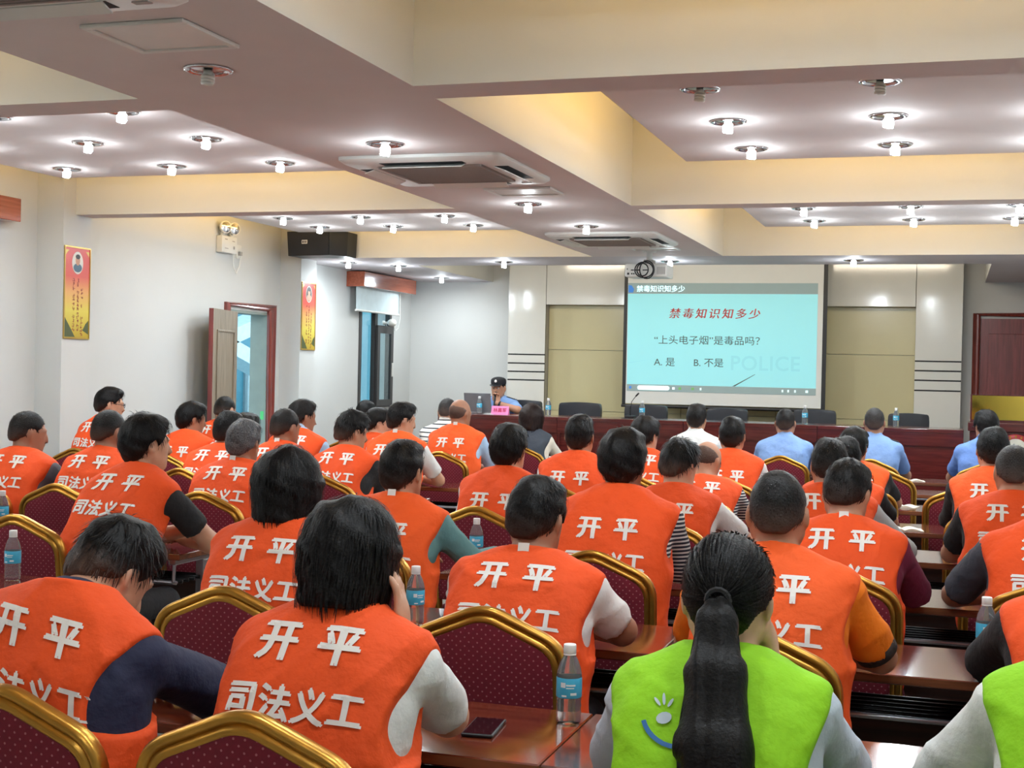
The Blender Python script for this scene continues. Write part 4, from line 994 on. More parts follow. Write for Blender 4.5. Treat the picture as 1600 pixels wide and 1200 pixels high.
def make_hair(style, R, H, mname, parent, near, seed, voxel):
    st = STY[style]; rs = np.random.RandomState(seed)
    h = voxel
    v = Vol((-.15, -.17, -.17), (.15, .14, .17), h)
    r = st['r']; v.ell(st['c'], r, k=.02)
    long_ = style in ('thick', 'bob')
    if long_:
        v.cone((0, -.045, .0), (0, -.05, -.08), r[0]*.93, r[0]*.86, .04)
        for s in (-1, 1): v.cone((s*.06, .0, .0), (s*.062, -.005, -.085), .04, .034, .03)
    elif style != 'bald': v.ell((0, -.052, -.028), (r[0]*.8, .056, .062), k=.03)
    if style in ('under', 'full', 'short'): v.ell((0, .02, .1), (r[0]*.78, .075, .034), k=.03)
    X, Y, Z = np.meshgrid(*v.ax, indexing='ij', sparse=True)
    # tufts
    ph = rs.uniform(0, 6.28, 8); a = st['tex']
    v.F = v.F+(a*(np.sin(46*X+ph[0]+8*Z)*np.sin(39*Y+ph[1])+.7*np.sin(80*X+30*Z+ph[2])*np.sin(70*Y+ph[3]-20*Z)+.5*np.sin(120*Z+ph[4]+60*X))).astype(np.float32)
    npz = st['nape']
    if long_: yl = np.array([-.2, -.03, .0, .03, .05, .07, .1, .2]); zl = np.array([npz, npz, npz+.01, npz+.03, -.03, .04, .06, .06])
    elif style == 'tied': yl = np.array([-.2, -.09, -.05, -.02, .02, .05, .08, .2]); zl = np.array([npz, npz, -.05, .0, .02, .035, .055, .06])
    else: yl = np.array([-.2, -.075, -.045, -.03, -.015, .008, .022, .04, .06, .09, .2]); zl = np.array([npz, npz, npz+.012, -.03, .012, .03, -.005, .02, .05, .066, .07])
    zline = np.interp(v.ax[1], yl, zl).astype(np.float32)[None, :, None]
    zx = 0 if long_ else .05*np.clip((np.abs(X)-.028)/.045, 0, 1)**1.5*np.clip((-Y-.02)/.05, 0, 1)
    v.F = np.maximum(v.F, (zline+zx-Z).astype(np.float32))
    if style == 'bald':
        v.F = np.maximum(v.F, (Z-.045+.25*(Y+.02)).astype(np.float32)); v.F = np.maximum(v.F, (Y-.045).astype(np.float32)+0*X)
    V, Q = v.mesh()
    if len(V) == 0: return None
    V = relax(V, Q, 1, .4)
    fd = st['fade']
    tone = np.clip(1-fd+fd*np.clip((V[:, 2]-npz-.005)/.085, 0, 1), 0, 1)
    if style == 'bald': tone = np.clip(.65-.5*np.clip((V[:, 2]+.01)/.06, 0, 1), 0, 1)
    # strands lying over the cap
    N = vnormals(V, Q); cr = np.array([.008, -.055, .125])
    n = int(st['n']*near); SV = []; SQ = []; ST = []
    if n > 0:
        i0 = rs.choice(len(V), n); P = V[i0].copy(); tn = tone[i0]; k0 = len(V)
        keep = (P[:, 2] > npz+.02) & ~((P[:, 1] > .06) & (P[:, 2] < .06)); P = P[keep]; tn = tn[keep]; n = len(P); Nn = N[i0][keep]
        seg = 5; L = st['ln']*rs.uniform(.6, 1.3, n); wd = rs.uniform(.0009, .0019, n)*(1.0 if near >= 1 else 1.7)
        C = np.array(st['c']); rr = np.array(r)
        pts = []
        jit = rs.normal(0, .28, (n, 3))
        p = P.copy()
        for sgi in range(seg+1):
            nr = (p-C)/rr**2; nr /= np.linalg.norm(nr, axis=1, keepdims=True)
            if long_: nr = np.where((p[:, 2:3] < 0), nr*[1, 1, .15], nr); nr /= np.linalg.norm(nr, axis=1, keepdims=True)
            d = p-cr+jit*.06; d[:, 2] -= .03+(.1 if long_ else 0)
            if style == 'tied': d = np.array([0, -.13, .0])-p
            d = d-nr*np.sum(d*nr, axis=1, keepdims=True); d += jit*.02; d /= np.linalg.norm(d, axis=1, keepdims=True)+1e-9
            off_ = .0005+.001*math.sin(PI*(sgi+.6)/(seg+1)) if style == 'tied' else .001+.0018*sgi if style == 'under' else .0006+.0030*math.sin(PI*(sgi+.6)/(seg+1))
            pts.append((p+nr*off_, np.cross(d, nr)))
            p = p+d*(L/seg)[:, None]
        for sgi, (a_, b_) in enumerate(pts):
            w = (wd*(1-.85*abs(2*sgi/seg-.7)/1.3))[:, None]; SV.append(a_-b_*w); SV.append(a_+b_*w); ST += [tn, tn]
        SVa = np.concatenate(SV); ar = np.arange(n)
        for sgi in range(seg):
            b = k0+2*sgi*n; SQ.append(np.stack([b+ar, b+n+ar, b+3*n+ar, b+2*n+ar], 1))
        V = np.concatenate([V, SVa]); Q = np.concatenate([Q]+SQ); tone = np.concatenate([tone]+ST)
    Vw = V@R.T+H
    return fast_mesh('hair', Vw, Q, mname, parent, True, tone)

def make_hand(v, W, d, nrm, side, curl=.5, rf=.0085, spread=1.0):
    d = np.array(d, float); d /= np.linalg.norm(d); nrm = np.array(nrm, float); nrm -= d*(nrm@d); nrm /= np.linalg.norm(nrm); s = np.cross(d, nrm)*side   # s points towards the thumb side
    R = np.stack([s, d, nrm], 1); W = np.array(W, float)
    v.ell(W+d*.048, (.042, .052, .017), R, .012)
    for i, (o, L) in enumerate(((.03, .070), (.010, .079), (-.010, .073), (-.029, .058))):
        b = W+d*(.088-abs(o)*.25)+s*o*spread
        dd = d+s*o*2.2*spread*.5; dd /= np.linalg.norm(dd)
        a1 = curl*.7; d1 = dd*math.cos(a1)+nrm*math.sin(a1); p1 = b+d1*L*.5
        a2 = curl*1.7; d2 = dd*math.cos(a2)+nrm*math.sin(a2); p2 = p1+d2*L*.3
        a3 = curl*2.3; d3 = dd*math.cos(a3)+nrm*math.sin(a3); p3 = p2+d3*L*.24
        v.cone(b-d*.02, p1, rf*1.12, rf, .004); v.cone(p1, p2, rf, rf*.95, .004); v.cone(p2, p3, rf*.95, rf*.82, .004)
    t0 = W+d*.025+s*.03; t1 = t0+(d*.6+s*.75+nrm*.25)*.035; t2 = t1+(d*.95+s*.15+nrm*.35)*.032
    v.cone(t0, t1, rf*1.5, rf*1.2, .008); v.cone(t1, t2, rf*1.2, rf*.95, .004)

def person(pid, lab, cat_group, hx, hy, hz, px, py, **o):
    """hx,hy,hz: world position of the top of the head; px,py: world position of the seat point."""
    g = o.get
    near = max(.7, g('near', .35)); hvox = g('vox', .0125)*1.17; rs = np.random.RandomState(pid*13+5); yaw_b = math.radians(g('yaw', 0)); base = g('base', 0.0)
    root = thing('person', lab, 'person', (px, py, base), yaw_b, cat_group)
    rb = rot('z', -yaw_b); hl = rb@np.array([hx-px, hy-py, 0]); k = g('scale', 1.0); hz = hz-base
    hyw, hp, hr = math.radians(g('hyaw', 0)), math.radians(g('hpitch', 8)), math.radians(g('hroll', 0))
    Rh = rot('z', hyw)@rot('x', -hp)@rot('y', hr); style = g('hair', 'short')
    lift = STY[style]['r'][2]+STY[style]['c'][2] if style != 'bald' else .124
    if g('cap'): lift = .135
    H = np.array([hl[0], hl[1], hz-lift])
    # neck base: behind and below the head, further back the more the head is bowed
    N = H+np.array([0, -.03-.08*math.sin(hp), -.126+.03*math.sin(abs(hp))])+np.array([0, g('ndy', 0), g('ndz', 0)])
    N[0] += -.06*math.sin(hr)+g('ndx', 0)
    P = np.array([0, 0, .56]); bulge = g('bulge', .06)
    C = (P+N)/2+np.array([0, -bulge, .03])
    S = lambda t: (1-t)**2*P+2*t*(1-t)*C+t*t*N
    tw, rl = math.radians(g('twist', 0)), math.radians(g('roll', 0))
    Xd = lambda t: rot('z', tw*t)@rot('y', rl*t)@np.array([1., 0, 0])
    bw = g('build', 1.0)
    ST_ = [(0, .088, .114), (.2, .072, .108), (.42, .080, .106), (.62, .102, .100), (.78, .102, .085), (.90, .05, .066)]
    sh = {s: S(.84)+Xd(1)*s*.176*bw+np.array([0, .02, -.008]) for s in (-1, 1)}
    if g('shrug'): sh = {s: p+np.array([0, .03, g('shrug')]) for s, p in sh.items()}
    def torso(v, inf, boxy=0, kk=.055):
        for t, w, r in ST_:
            c = S(t); x = Xd(t); bq = boxy*(1 if .1 < t < .5 else .5 if t < .7 else 0); w2 = w*bw+bq*.7; r2 = r*bw**.5+inf+bq*.2; v.cone(c-x*w2, c+x*w2, r2, r2, kk)
        for s in (-1, 1):
            v.cone(N+np.array([0, -.006, -.02]), sh[s]-Xd(1)*s*.02+np.array([0, 0, .008]), .052+inf, .05+inf, .05)
            v.cone(sh[s]-Xd(1)*s*.06, sh[s], .060+inf*.8, .047+inf, .04)
    # arms
    arms = {}
    for s, nm in ((-1, 'L'), (1, 'R')):
        a = g('arm'+nm, 'desk'); dsk = .80-base*0
        if a == 'desk': e = np.array([sh[s][0]+s*.075, max(sh[s][1]+.15, .33), .805]); w = np.array([sh[s][0]-s*.10, e[1]+.18, .795])
        elif a == 'wide': e = np.array([sh[s][0]+s*.13, sh[s][1]+.16, .81]); w = np.array([sh[s][0]-s*.05, e[1]+.16, .795])
        elif a == 'lap': e = np.array([sh[s][0]+s*.06, sh[s][1]+.02, max(.70, sh[s][2]-.29)]); w = np.array([s*.08, e[1]+.21, .665])
        elif a == 'FACE': e = np.array(g('arm'+nm+'_e')); w = H+Rh@np.array([s*.135, .0, -.165])
        elif a == 'face': e = np.array([sh[s][0]+s*.05, sh[s][1]+.20, .81]); w = H+Rh@np.array([s*.085, .06, -.135])
        else: e, w = np.array(a[0], float), np.array(a[1], float)
        arms[s] = (e, w, a)
    # ---- body (skin)
    allp = np.stack([P-.2, P+.2, N-.2, N+.2, H-.17, H+.17]+[q for s in (-1, 1) for q in (sh[s], arms[s][0], arms[s][1])])
    lo, hi = allp.min(0)-.13, allp.max(0)+.13
    lo[2] = max(lo[2], .46)
    v = Vol(lo, hi, hvox)
    torso(v, -.004)
    v.cone(N+np.array([0, -.01, -.02]), H+Rh@np.array([0, -.018, -.05]), .060, .056, .03)
    hd = lambda p: H+Rh@np.array(p, float)
    v.ell(hd((0, -.012, .025)), (.077, .097, .098), Rh, .02); v.ell(hd((0, .03, -.03)), (.062, .066, .085), Rh, .03)
    v.ell(hd((0, .055, -.088)), (.034, .03, .026), Rh, .03); v.cone(hd((0, .098, .005)), hd((0, .112, -.03)), .009, .0145, .012)
    for s in (-1, 1):
        v.cone(hd((s*.055, .0, -.05)), hd((s*.02, .06, -.088)), .02, .02, .03); v.ell(hd((s*.031, .104, .008)), (.017, .014, .012), Rh, .012, 'sub'); v.cone(hd((s*.018, .092, .026)), hd((s*.05, .076, .026)), .010, .008, .012)
        Re = Rh@rot('z', s*.35); v.ell(hd((s*.08, -.012, -.006)), (.0105, .021, .034), Re, .006); v.ell(hd((s*.087, .0, -.004)), (.008, .011, .018), Re, .006, 'sub')
        e, w, a = arms[s]
        v.cone(sh[s], e, .052*bw, .043, .03); v.cone(e, w, .045, .031, .02)
        fd = g('hand'+('L' if s < 0 else 'R'))
        rf = max(.0088, hvox*.85)
        if fd and not isinstance(fd, str): make_hand(v, w, fd[0], fd[1], fd[3] if len(fd) > 3 else s, fd[2], rf)
        elif a in ('face', 'FACE'): make_hand(v, w, Rh@np.array([-s*.12, -.1, 1.]), Rh@np.array([-s*1., -.2, 0]), -s, .25, rf)
        else: make_hand(v, w, (w-e)*[1, 1, .3], (0, 0, -1), -s, .35, rf)
    v.ell(hd((0, .094, -.058)), (.024, .010, .0085), Rh, .008)
    V, Q = v.mesh(); V = relax(V, Q, 1, .45)
    fast_mesh('body', V, Q, g('skin', 'skin_1'), root)
    # ---- shirt
    sm = g('shirt', 'cloth_white'); sl = g('sleeve', 'short'); vest = g('vest', 'vest_orange')
    ph = rs.uniform(0, 6.28, 10)
    def folds(v, amp):
        X, Y, Z = np.meshgrid(*v.ax, indexing='ij', sparse=True)
        wv = 1.6*np.sin(4.5*X+3*Z+ph[3])+1.2*np.sin(7*Z-5*X+ph[7])
        r1 = 1-np.abs(np.sin(19*Z+11*X+ph[0]+wv)); r2 = 1-np.abs(np.sin(16*Z-20*X+ph[1]-wv*.8)); r3 = np.sin(34*Z-16*X+ph[2]+wv)
        env = .55+.45*np.sin(5*X+ph[5])*np.sin(6*Z+ph[6])
        v.F = v.F-(amp*(1.3*r1**4*env+1.1*r2**5*(1.1-env)+.22*r3-.35)).astype(np.float32)
    lo2 = np.minimum(lo, lo); v = Vol(lo2, hi, hvox*1.2)
    torso(v, .007)
    for s in (-1, 1):
        e, w, a = arms[s]
        f_ = g('slen', .70)
        if sl == 'short': q = sh[s]+(e-sh[s])*f_; v.cone(sh[s], q, .060*bw, .066, .03)
        else: v.cone(sh[s], e, .060*bw, .052, .03); v.cone(e, e+(w-e)*.92, .052, .040, .02)
    if not vest or g('collar'): v.cone(N+np.array([0, -.004, .0]), N+np.array([0, .012, .05]), .068, .062, .015)
    folds(v, .0065)
    if sl == 'short':                               # open cuffs: flat cut
        X, Y, Z = np.meshgrid(*v.ax, indexing='ij', sparse=True)
        for s in (-1, 1):
            e = arms[s][0]; d = (e-sh[s]); L = np.linalg.norm(d); d = d/L; q = sh[s]+d*(L*g('slen', .70)+.022)
            cut = ((X-q[0])*d[0]+(Y-q[1])*d[1]+(Z-q[2])*d[2]).astype(np.float32)
            rad = ((X-q[0])**2+(Y-q[1])**2+(Z-q[2])**2) < .12**2
            v.F = np.where(rad, np.maximum(v.F, cut), v.F)
    Vs, Qs = v.mesh(); Vs = relax(Vs, Qs, 1, .4)
    fast_mesh('shirt', Vs, Qs, sm, root)
    # ---- vest
    vo = None
    if vest:
        v = Vol(lo2, hi, hvox)
        torso(v, .019, g('boxy', .022), .06)
        # collar
        v.cone(N+np.array([0, -.012, -.01]), N+np.array([0, .006, .060]), .073, .068, .016)
        folds(v, .0070)
        X, Y, Z = np.meshgrid(*v.ax, indexing='ij', sparse=True)
        cc = N+np.array([0, -.06, .060]); tilt = np.array([0, .30, .954])
        v.F = np.maximum(v.F, ((Y-cc[1])*tilt[1]+(Z-cc[2])*tilt[2]).astype(np.float32)+0*X)
        info_z = max(sh[1][2], sh[-1][2])+.03; x1 = Xd(1); aw = g('armw', .226)*bw; mid = S(.9)
        u = (X-mid[0])*x1[0]+(Y-mid[1])*x1[1]+(Z-mid[2])*x1[2]
        zz = np.clip((info_z-Z)/.24, 0, 1); edge = aw-.034*np.maximum(np.sin(np.pi*zz), 0)**1.3+.2*np.clip((info_z-.2-Z)/.06, 0, 1)
        v.F = np.maximum(v.F, (np.abs(u)-edge).astype(np.float32))
        Vv, Qv = v.mesh(); Vv = relax(Vv, Qv, 2, .45)
        vo = fast_mesh('vest', Vv, Qv, vest, root)
        if g('print', True):
            bvh = BVHTree.FromPolygons([tuple(p) for p in Vv], [tuple(int(i) for i in q) for q in Qv])
            sd = S(.93)-S(.35); sd /= np.linalg.norm(sd); xd = Xd(.8); fw = np.cross(sd, xd); fw /= np.linalg.norm(fw); org = S(.97)+np.array([0, 0, .0])
            def drape(nm, TV, TF, m, dx=0, dy=0):
                out = []; ok = np.ones(len(TV), bool)
                for i, (a_, b_, _) in enumerate(TV):
                    q = org+xd*(a_+dx)+sd*(b_+dy)-fw*.35; hit = bvh.ray_cast(Vector(q), Vector(fw), .6)
                    if hit[0] is None: ok[i] = False; out.append((0, 0, 0))
                    else: out.append(tuple(hit[0]+hit[1]*.0034 if hit[1].dot(Vector(fw)) < 0 else hit[0]-hit[1]*.0034))
                ff = [q for q in TF if all(ok[list(q)])]
                if ff: mk(nm, out, ff, m, vo)
            if vest == 'vest_lime':
                drape('lettering', TRV, TRF, 'print_red', -.085)
                n_ = 14; arc = np.array([((.062+dr)*math.cos(a), (.062+dr)*math.sin(a)-.115, 0) for dr in (0, .009) for a in [math.radians(200+140*i/n_) for i in range(n_+1)]])
                drape('emblem', arc, [(i, i+1, n_+2+i, n_+1+i) for i in range(n_)], 'print_blue', -.06)
                lv = []; lf = []
                for (cx, cy, rx, ry, an) in ((-.085, -.13, .015, .011, .4), (-.1, -.1, .003, .01, .7), (-.088, -.094, .003, .012, .1), (-.075, -.1, .003, .01, -.5)):
                    kk = len(lv); lv += [(cx+rx*math.cos(2*PI*i/12)*math.cos(an)-ry*math.sin(2*PI*i/12)*math.sin(an), cy+rx*math.cos(2*PI*i/12)*math.sin(an)+ry*math.sin(2*PI*i/12)*math.cos(an), 0) for i in range(12)]; lf.append(tuple(range(kk, kk+12)))
                drape('emblem', np.array(lv), lf, 'print_grey')
            else:
                for cv_, cf_ in CHARS: drape('character', cv_, cf_, 'vest_print', 0, g('tdy', 0))
        if g('tag'):
            q = N+np.array([.0, -.075, .052]); o_ = MB().box(-.017, .017, -.001, .001, -.012, .014).build('size_tag', 'vest_print', vo); o_.location = q; o_.rotation_euler = (math.radians(-15), 0, 0)
    # ---- hair
    if not g('cap'): make_hair(style, Rh, H, g('hcol', 'hair_black'), root, near, pid, .0092 if near >= .8 else .013)
    else: make_hair('buzz', Rh, H, g('hcol', 'hair_black'), root, 0, pid, .011)
    lower(root, g('pants', 'cloth_pants_black'))
    if g('glasses'):
        gl = MB()
        for s in (-1, 1):
            gl.tube([tuple(hd((s*.033+.022*math.cos(a), .108, .006+.017*math.sin(a)))) for a in [2*PI*i/16 for i in range(16)]], .0016, 5, True)
            gl.tube([tuple(hd((s*.055, .106, .01))), tuple(hd((s*.082, .07, .01))), tuple(hd((s*.084, -.005, .014)))], .0018, 5, upv=(0,0,1))
        gl.tube([tuple(hd((-.011, .11, .008))), tuple(hd((.011, .11, .008)))], .0016, 5, upv=(0,0,1)); gl.build('glasses', 'black_plastic', root)
    return root, dict(H=H, Rh=Rh, N=N, arms=arms, hd=hd, sh=sh)
PEOPLE = [
 (43, 'person with thick black hair in an orange vest, hands raised to the face, nearest centre', (-1.223, 2.71, 1.323), (-1.223, 2.47), 'h', {'near': 1.6, 'vox': 0.0068, 'hair': 'thick', 'shirt': 'cloth_white', 'skin': 'skin_0', 'hpitch': 14, 'slen': 0.76, 'armR': 'FACE', 'armL': 'face', 'handR': 'F', 'vest': 'vest_orange', 'twist': -4, 'armR_e': (0.165, 0.402, 0.825)}, {}),
 (45, 'person in an orange vest with navy sleeves bowing over the desk, bottom left corner', (-1.845, 2.73, 1.254), (-1.755, 2.47), 'h', {'near': 1.4, 'vox': 0.0075, 'hair': 'under', 'shirt': 'cloth_navy', 'skin': 'skin_0', 'hpitch': 38, 'hyaw': -18, 'slen': 0.95, 'armR': ((0.136, 0.38, 0.825), (-0.064, 0.52, 0.8)), 'roll': 9, 'vest': 'vest_orange', 'twist': -6, 'bulge': 0.07, 'ndy': -0.06, 'ndz': 0.07, 'boxy': 0}, {}),
 (38, 'person with a long black ponytail in a lime green vest, hand at the cheek', (-0.411, 2.71, 1.29), (-0.391, 2.47), 'h', {'near': 1.4, 'vox': 0.0075, 'hair': 'tied', 'shirt': 'cloth_paleblue', 'skin': 'skin_3', 'hpitch': 8, 'armR': 'face', 'armL': 'desk', 'vest': 'vest_lime', 'build': 0.93, 'slen': 0.95, 'pants': 'cloth_pants_navy', 'boxy': 0.025}, {'pony': 1}),
 (39, 'person in a lime green vest with white sleeves cut off by the right frame edge', (0.3, 2.68, 1.35), (0.3, 2.47), 'h', {'near': 0.5, 'vox': 0.009, 'hair': 'short', 'shirt': 'cloth_white', 'skin': 'skin_3', 'vest': 'vest_lime', 'armL': 'wide', 'print': False, 'slen': 0.85, 'boxy': 0.03, 'build': 1.04}, {}),
 (44, 'person with bushy black hair in an orange vest behind the nearest empty-looking chair', (-2.014, 3.96, 1.349), (-1.984, 3.72), 'g', {'tdy': -0.03, 'near': 1.1, 'vox': 0.009, 'hair': 'thick', 'shirt': 'cloth_white', 'skin': 'skin_1', 'hpitch': 6, 'vest': 'vest_orange'}, {}),
 (41, 'person in an orange vest with white short sleeves, elbow on the desk behind the phone', (-1.186, 3.96, 1.283), (-1.186, 3.72), 'g', {'near': 1.2, 'vox': 0.008, 'hair': 'short', 'hcol': 'hair_black', 'shirt': 'cloth_white', 'skin': 'skin_2', 'tag': 1, 'armR': ((0.256, 0.31, 0.825), (0.056, 0.46, 0.8)), 'vest': 'vest_orange', 'hpitch': 16, 'build': 1.05, 'slen': 0.66, 'hyaw': -8}, {}),
 (30, 'person with a crew cut in an orange vest over an amber shirt beside the ponytail', (-0.464, 3.96, 1.334), (-0.464, 3.72), 'g', {'tdy': -0.035, 'near': 1.0, 'vox': 0.008, 'hair': 'buzz', 'hcol': 'hair_soft', 'shirt': 'cloth_amber', 'skin': 'skin_1', 'armR': ((0.29, 0.3, 0.81), (0.06, 0.42, 0.8)), 'vest': 'vest_orange_light', 'hpitch': 6, 'build': 1.06, 'slen': 0.78}, {'trim': 1}),
 (40, 'person in an orange vest half hidden behind the lime vest at the right edge', (0.36, 3.96, 1.27), (0.36, 3.72), 'g', {'near': 0.3, 'vox': 0.012, 'hair': 'short', 'shirt': 'cloth_black', 'sleeve': 'short', 'slen': 0.95, 'vest': 'vest_orange', 'hpitch': 20}, {}),
 (42, 'short haired person in an orange vest with teal long sleeves at the aisle', (-2.14, 5.21, 1.307), (-2.14, 4.99), 'f', {'tdy': -0.08, 'near': 1.0, 'vox': 0.009, 'hair': 'short', 'shirt': 'cloth_teal', 'sleeve': 'long', 'skin': 'skin_1', 'tag': 1, 'armR': ((0.31, 0.24, 0.82), (0.34, 0.44, 0.83)), 'vest': 'vest_orange_light', 'hyaw': -8, 'hpitch': 4}, {}),
 (26, 'large person in an orange vest with finely striped sleeves in the centre', (-1.217, 5.23, 1.39), (-1.217, 4.99), 'f', {'tdy': -0.09, 'near': 1.0, 'vox': 0.009, 'hair': 'full', 'shirt': 'cloth_stripe_fine', 'skin': 'skin_2', 'armR': ((0.214, 0.345, 0.825), (0.014, 0.495, 0.8)), 'vest': 'vest_orange', 'build': 1.1, 'hpitch': 4, 'slen': 0.95}, {}),
 (31, 'person in an orange vest with maroon sleeves looking down, right of centre', (-0.36, 5.23, 1.3), (-0.36, 4.99), 'f', {'near': 0.9, 'vox': 0.009, 'hair': 'short', 'shirt': 'cloth_maroon', 'skin': 'skin_1', 'hpitch': 26, 'hyaw': -12, 'tag': 1, 'armR': ((0.25, 0.3, 0.81), (0.04, 0.43, 0.8)), 'vest': 'vest_orange', 'slen': 1.0}, {}),
 (37, 'person in an orange vest with dark grey sleeves cut by the right edge', (0.36, 5.23, 1.33), (0.36, 4.99), 'f', {'tdy': -0.03, 'near': 0.2, 'vox': 0.0105, 'hair': 'short', 'shirt': 'cloth_dgrey', 'skin': 'skin_2', 'armL': ((-0.33, 0.33, 0.81), (-0.12, 0.47, 0.8)), 'vest': 'vest_orange', 'build': 1.12, 'slen': 0.85}, {}),
 (11, 'person with spiky black hair in an orange vest with black sleeves at the left', (-3.366, 5.23, 1.383), (-3.486, 4.99), 'f', {'near': 1.2, 'vox': 0.0085, 'hair': 'full', 'shirt': 'cloth_black', 'skin': 'skin_0', 'hyaw': -32, 'hpitch': 2, 'armR': ((0.38, 0.36, 0.81), (0.16, 0.5, 0.8)), 'armL': ((0.0, 0.46, 0.8), (0.24, 0.37, 0.86)), 'vest': 'vest_orange', 'slen': 0.6, 'handL': 'G', 'twist': -6}, {}),
 (46, 'person in a black shirt with white sleeve stripes cut off by the left frame edge', (-4.62, 5.25, 1.3), (-4.62, 4.99), 'f', {'near': 0.2, 'vox': 0.012, 'hair': 'short', 'shirt': 'cloth_black', 'skin': 'skin_1', 'vest': None, 'slen': 0.9}, {}),
 (23, 'person with fluffy black hair in an orange vest before the empty aisle desk', (-2.109, 6.54, 1.341), (-2.109, 6.3), 'e', {'tdy': -0.1, 'near': 0.7, 'hair': 'full', 'shirt': 'cloth_white', 'skin': 'skin_0', 'vest': 'vest_orange', 'hpitch': 6, 'hyaw': -6}, {}),
 (27, 'person with an undercut in an orange vest with white sleeves, looking right', (-1.245, 6.54, 1.301), (-1.245, 6.3), 'e', {'tdy': -0.06, 'near': 0.7, 'hair': 'under', 'shirt': 'cloth_white', 'skin': 'skin_0', 'vest': 'vest_orange', 'hyaw': -25, 'hpitch': 12, 'armR': 'wide', 'slen': 0.8}, {}),
 (32, 'black haired person in an orange vest with a light grey sleeve, behind the maroon sleeves', (-0.534, 6.54, 1.32), (-0.484, 6.3), 'e', {'near': 0.5, 'hair': 'short', 'shirt': 'cloth_lgrey', 'sleeve': 'long', 'skin': 'skin_1', 'vest': 'vest_orange', 'hpitch': 14, 'armR': ((0.3, 0.3, 0.81), (0.12, 0.45, 0.8))}, {}),
 (36, 'person with a grey faded crop in an orange vest over a black shirt', (0.277, 6.54, 1.32), (0.277, 6.3), 'e', {'tdy': -0.02, 'near': 0.7, 'hair': 'buzz', 'hcol': 'hair_salt', 'shirt': 'cloth_black', 'skin': 'skin_1', 'vest': 'vest_orange', 'build': 1.05, 'hpitch': 10}, {}),
 (9, 'person with cropped hair in an orange vest with grey sleeves at the far left edge', (-4.981, 6.54, 1.317), (-4.981, 6.3), 'e', {'near': 0.6, 'hair': 'buzz', 'hcol': 'hair_soft', 'shirt': 'cloth_grey', 'skin': 'skin_2', 'vest': 'vest_orange', 'hyaw': -35, 'armR': 'wide', 'build': 1.05}, {}),
 (10, 'person with a thinning crown in an orange vest, partly behind the spiky haired one', (-4.446, 6.54, 1.34), (-4.446, 6.3), 'e', {'near': 0.5, 'hair': 'buzz', 'hcol': 'hair_soft', 'shirt': 'cloth_grey', 'skin': 'skin_2', 'vest': 'vest_orange', 'hyaw': -15}, {}),
 (15, 'grey haired person in an orange vest by the aisle', (-3.608, 6.54, 1.313), (-3.608, 6.3), 'e', {'near': 0.9, 'vox': 0.0105, 'hair': 'short', 'hcol': 'hair_grey', 'shirt': 'cloth_white', 'skin': 'skin_2', 'vest': 'vest_orange', 'tag': 1, 'hpitch': 10, 'build': 1.05}, {}),
 (24, 'person with neat short black hair in an orange vest behind the dark waistcoat woman seat', (-2.082, 7.81, 1.354), (-2.082, 7.59), 'd', {'tdy': -0.08, 'near': 0.6, 'hair': 'short', 'shirt': 'cloth_white', 'skin': 'skin_1', 'vest': 'vest_orange', 'hpitch': 2}, {}),
 (28, 'balding person in an orange vest with striped sleeves bent low over the desk', (-1.333, 7.85, 1.22), (-1.333, 7.59), 'd', {'near': 0.5, 'hair': 'bald', 'hcol': 'hair_salt', 'shirt': 'cloth_stripe_fine', 'skin': 'skin_1', 'vest': 'vest_orange', 'hpitch': 34, 'hyaw': -20, 'armR': ((0.212, 0.256, 0.825), (0.032, 0.406, 0.8)), 'slen': 0.95}, {}),
 (33, 'dark haired person in an orange vest, middle one of three overlapping heads', (-0.559, 7.83, 1.278), (-0.559, 7.59), 'd', {'near': 0.3, 'hair': 'full', 'shirt': 'cloth_black', 'skin': 'skin_1', 'vest': 'vest_orange'}, {}),
 (35, 'person with dark hair in an orange vest with black sleeves before the lectern', (0.225, 7.83, 1.354), (0.225, 7.59), 'd', {'tdy': -0.05, 'near': 0.6, 'hair': 'short', 'shirt': 'cloth_black', 'sleeve': 'long', 'skin': 'skin_0', 'vest': 'vest_orange_light', 'armL': ((-0.222, 0.429, 0.825), (-0.122, 0.629, 0.8)), 'hpitch': 8}, {}),
 (14, 'dark haired person in an orange vest partly hidden by the grey haired one', (-4.432, 7.83, 1.306), (-4.492, 7.59), 'd', {'near': 0.3, 'hair': 'short', 'shirt': 'cloth_white', 'skin': 'skin_1', 'vest': 'vest_orange', 'hyaw': -10}, {}),
 (16, 'close cropped person in an orange vest seated in the left block near the aisle', (-4.024, 7.83, 1.335), (-4.024, 7.59), 'd', {'near': 0.5, 'hair': 'buzz', 'hcol': 'hair_soft', 'shirt': 'cloth_white', 'skin': 'skin_2', 'vest': 'vest_orange', 'hyaw': -20, 'tag': 1, 'build': 0.95}, {}),
 (18, 'person with a mohawk cut in an orange vest with black sleeves', (-3.566, 7.83, 1.34), (-3.566, 7.59), 'd', {'near': 0.8, 'hair': 'under', 'shirt': 'cloth_black', 'skin': 'skin_1', 'vest': 'vest_orange', 'hyaw': -35, 'hpitch': 10, 'slen': 1.0, 'armR': ((0.174, 0.267, 0.825), (-0.006, 0.407, 0.8)), 'twist': -8}, {}),
 (25, 'person with wavy dark hair in an orange vest below the left part of the screen', (-1.97, 9.11, 1.318), (-1.97, 8.87), 'c', {'near': 0.5, 'hair': 'full', 'hcol': 'hair_soft', 'shirt': 'cloth_white', 'skin': 'skin_0', 'vest': 'vest_orange', 'hyaw': -25}, {}),
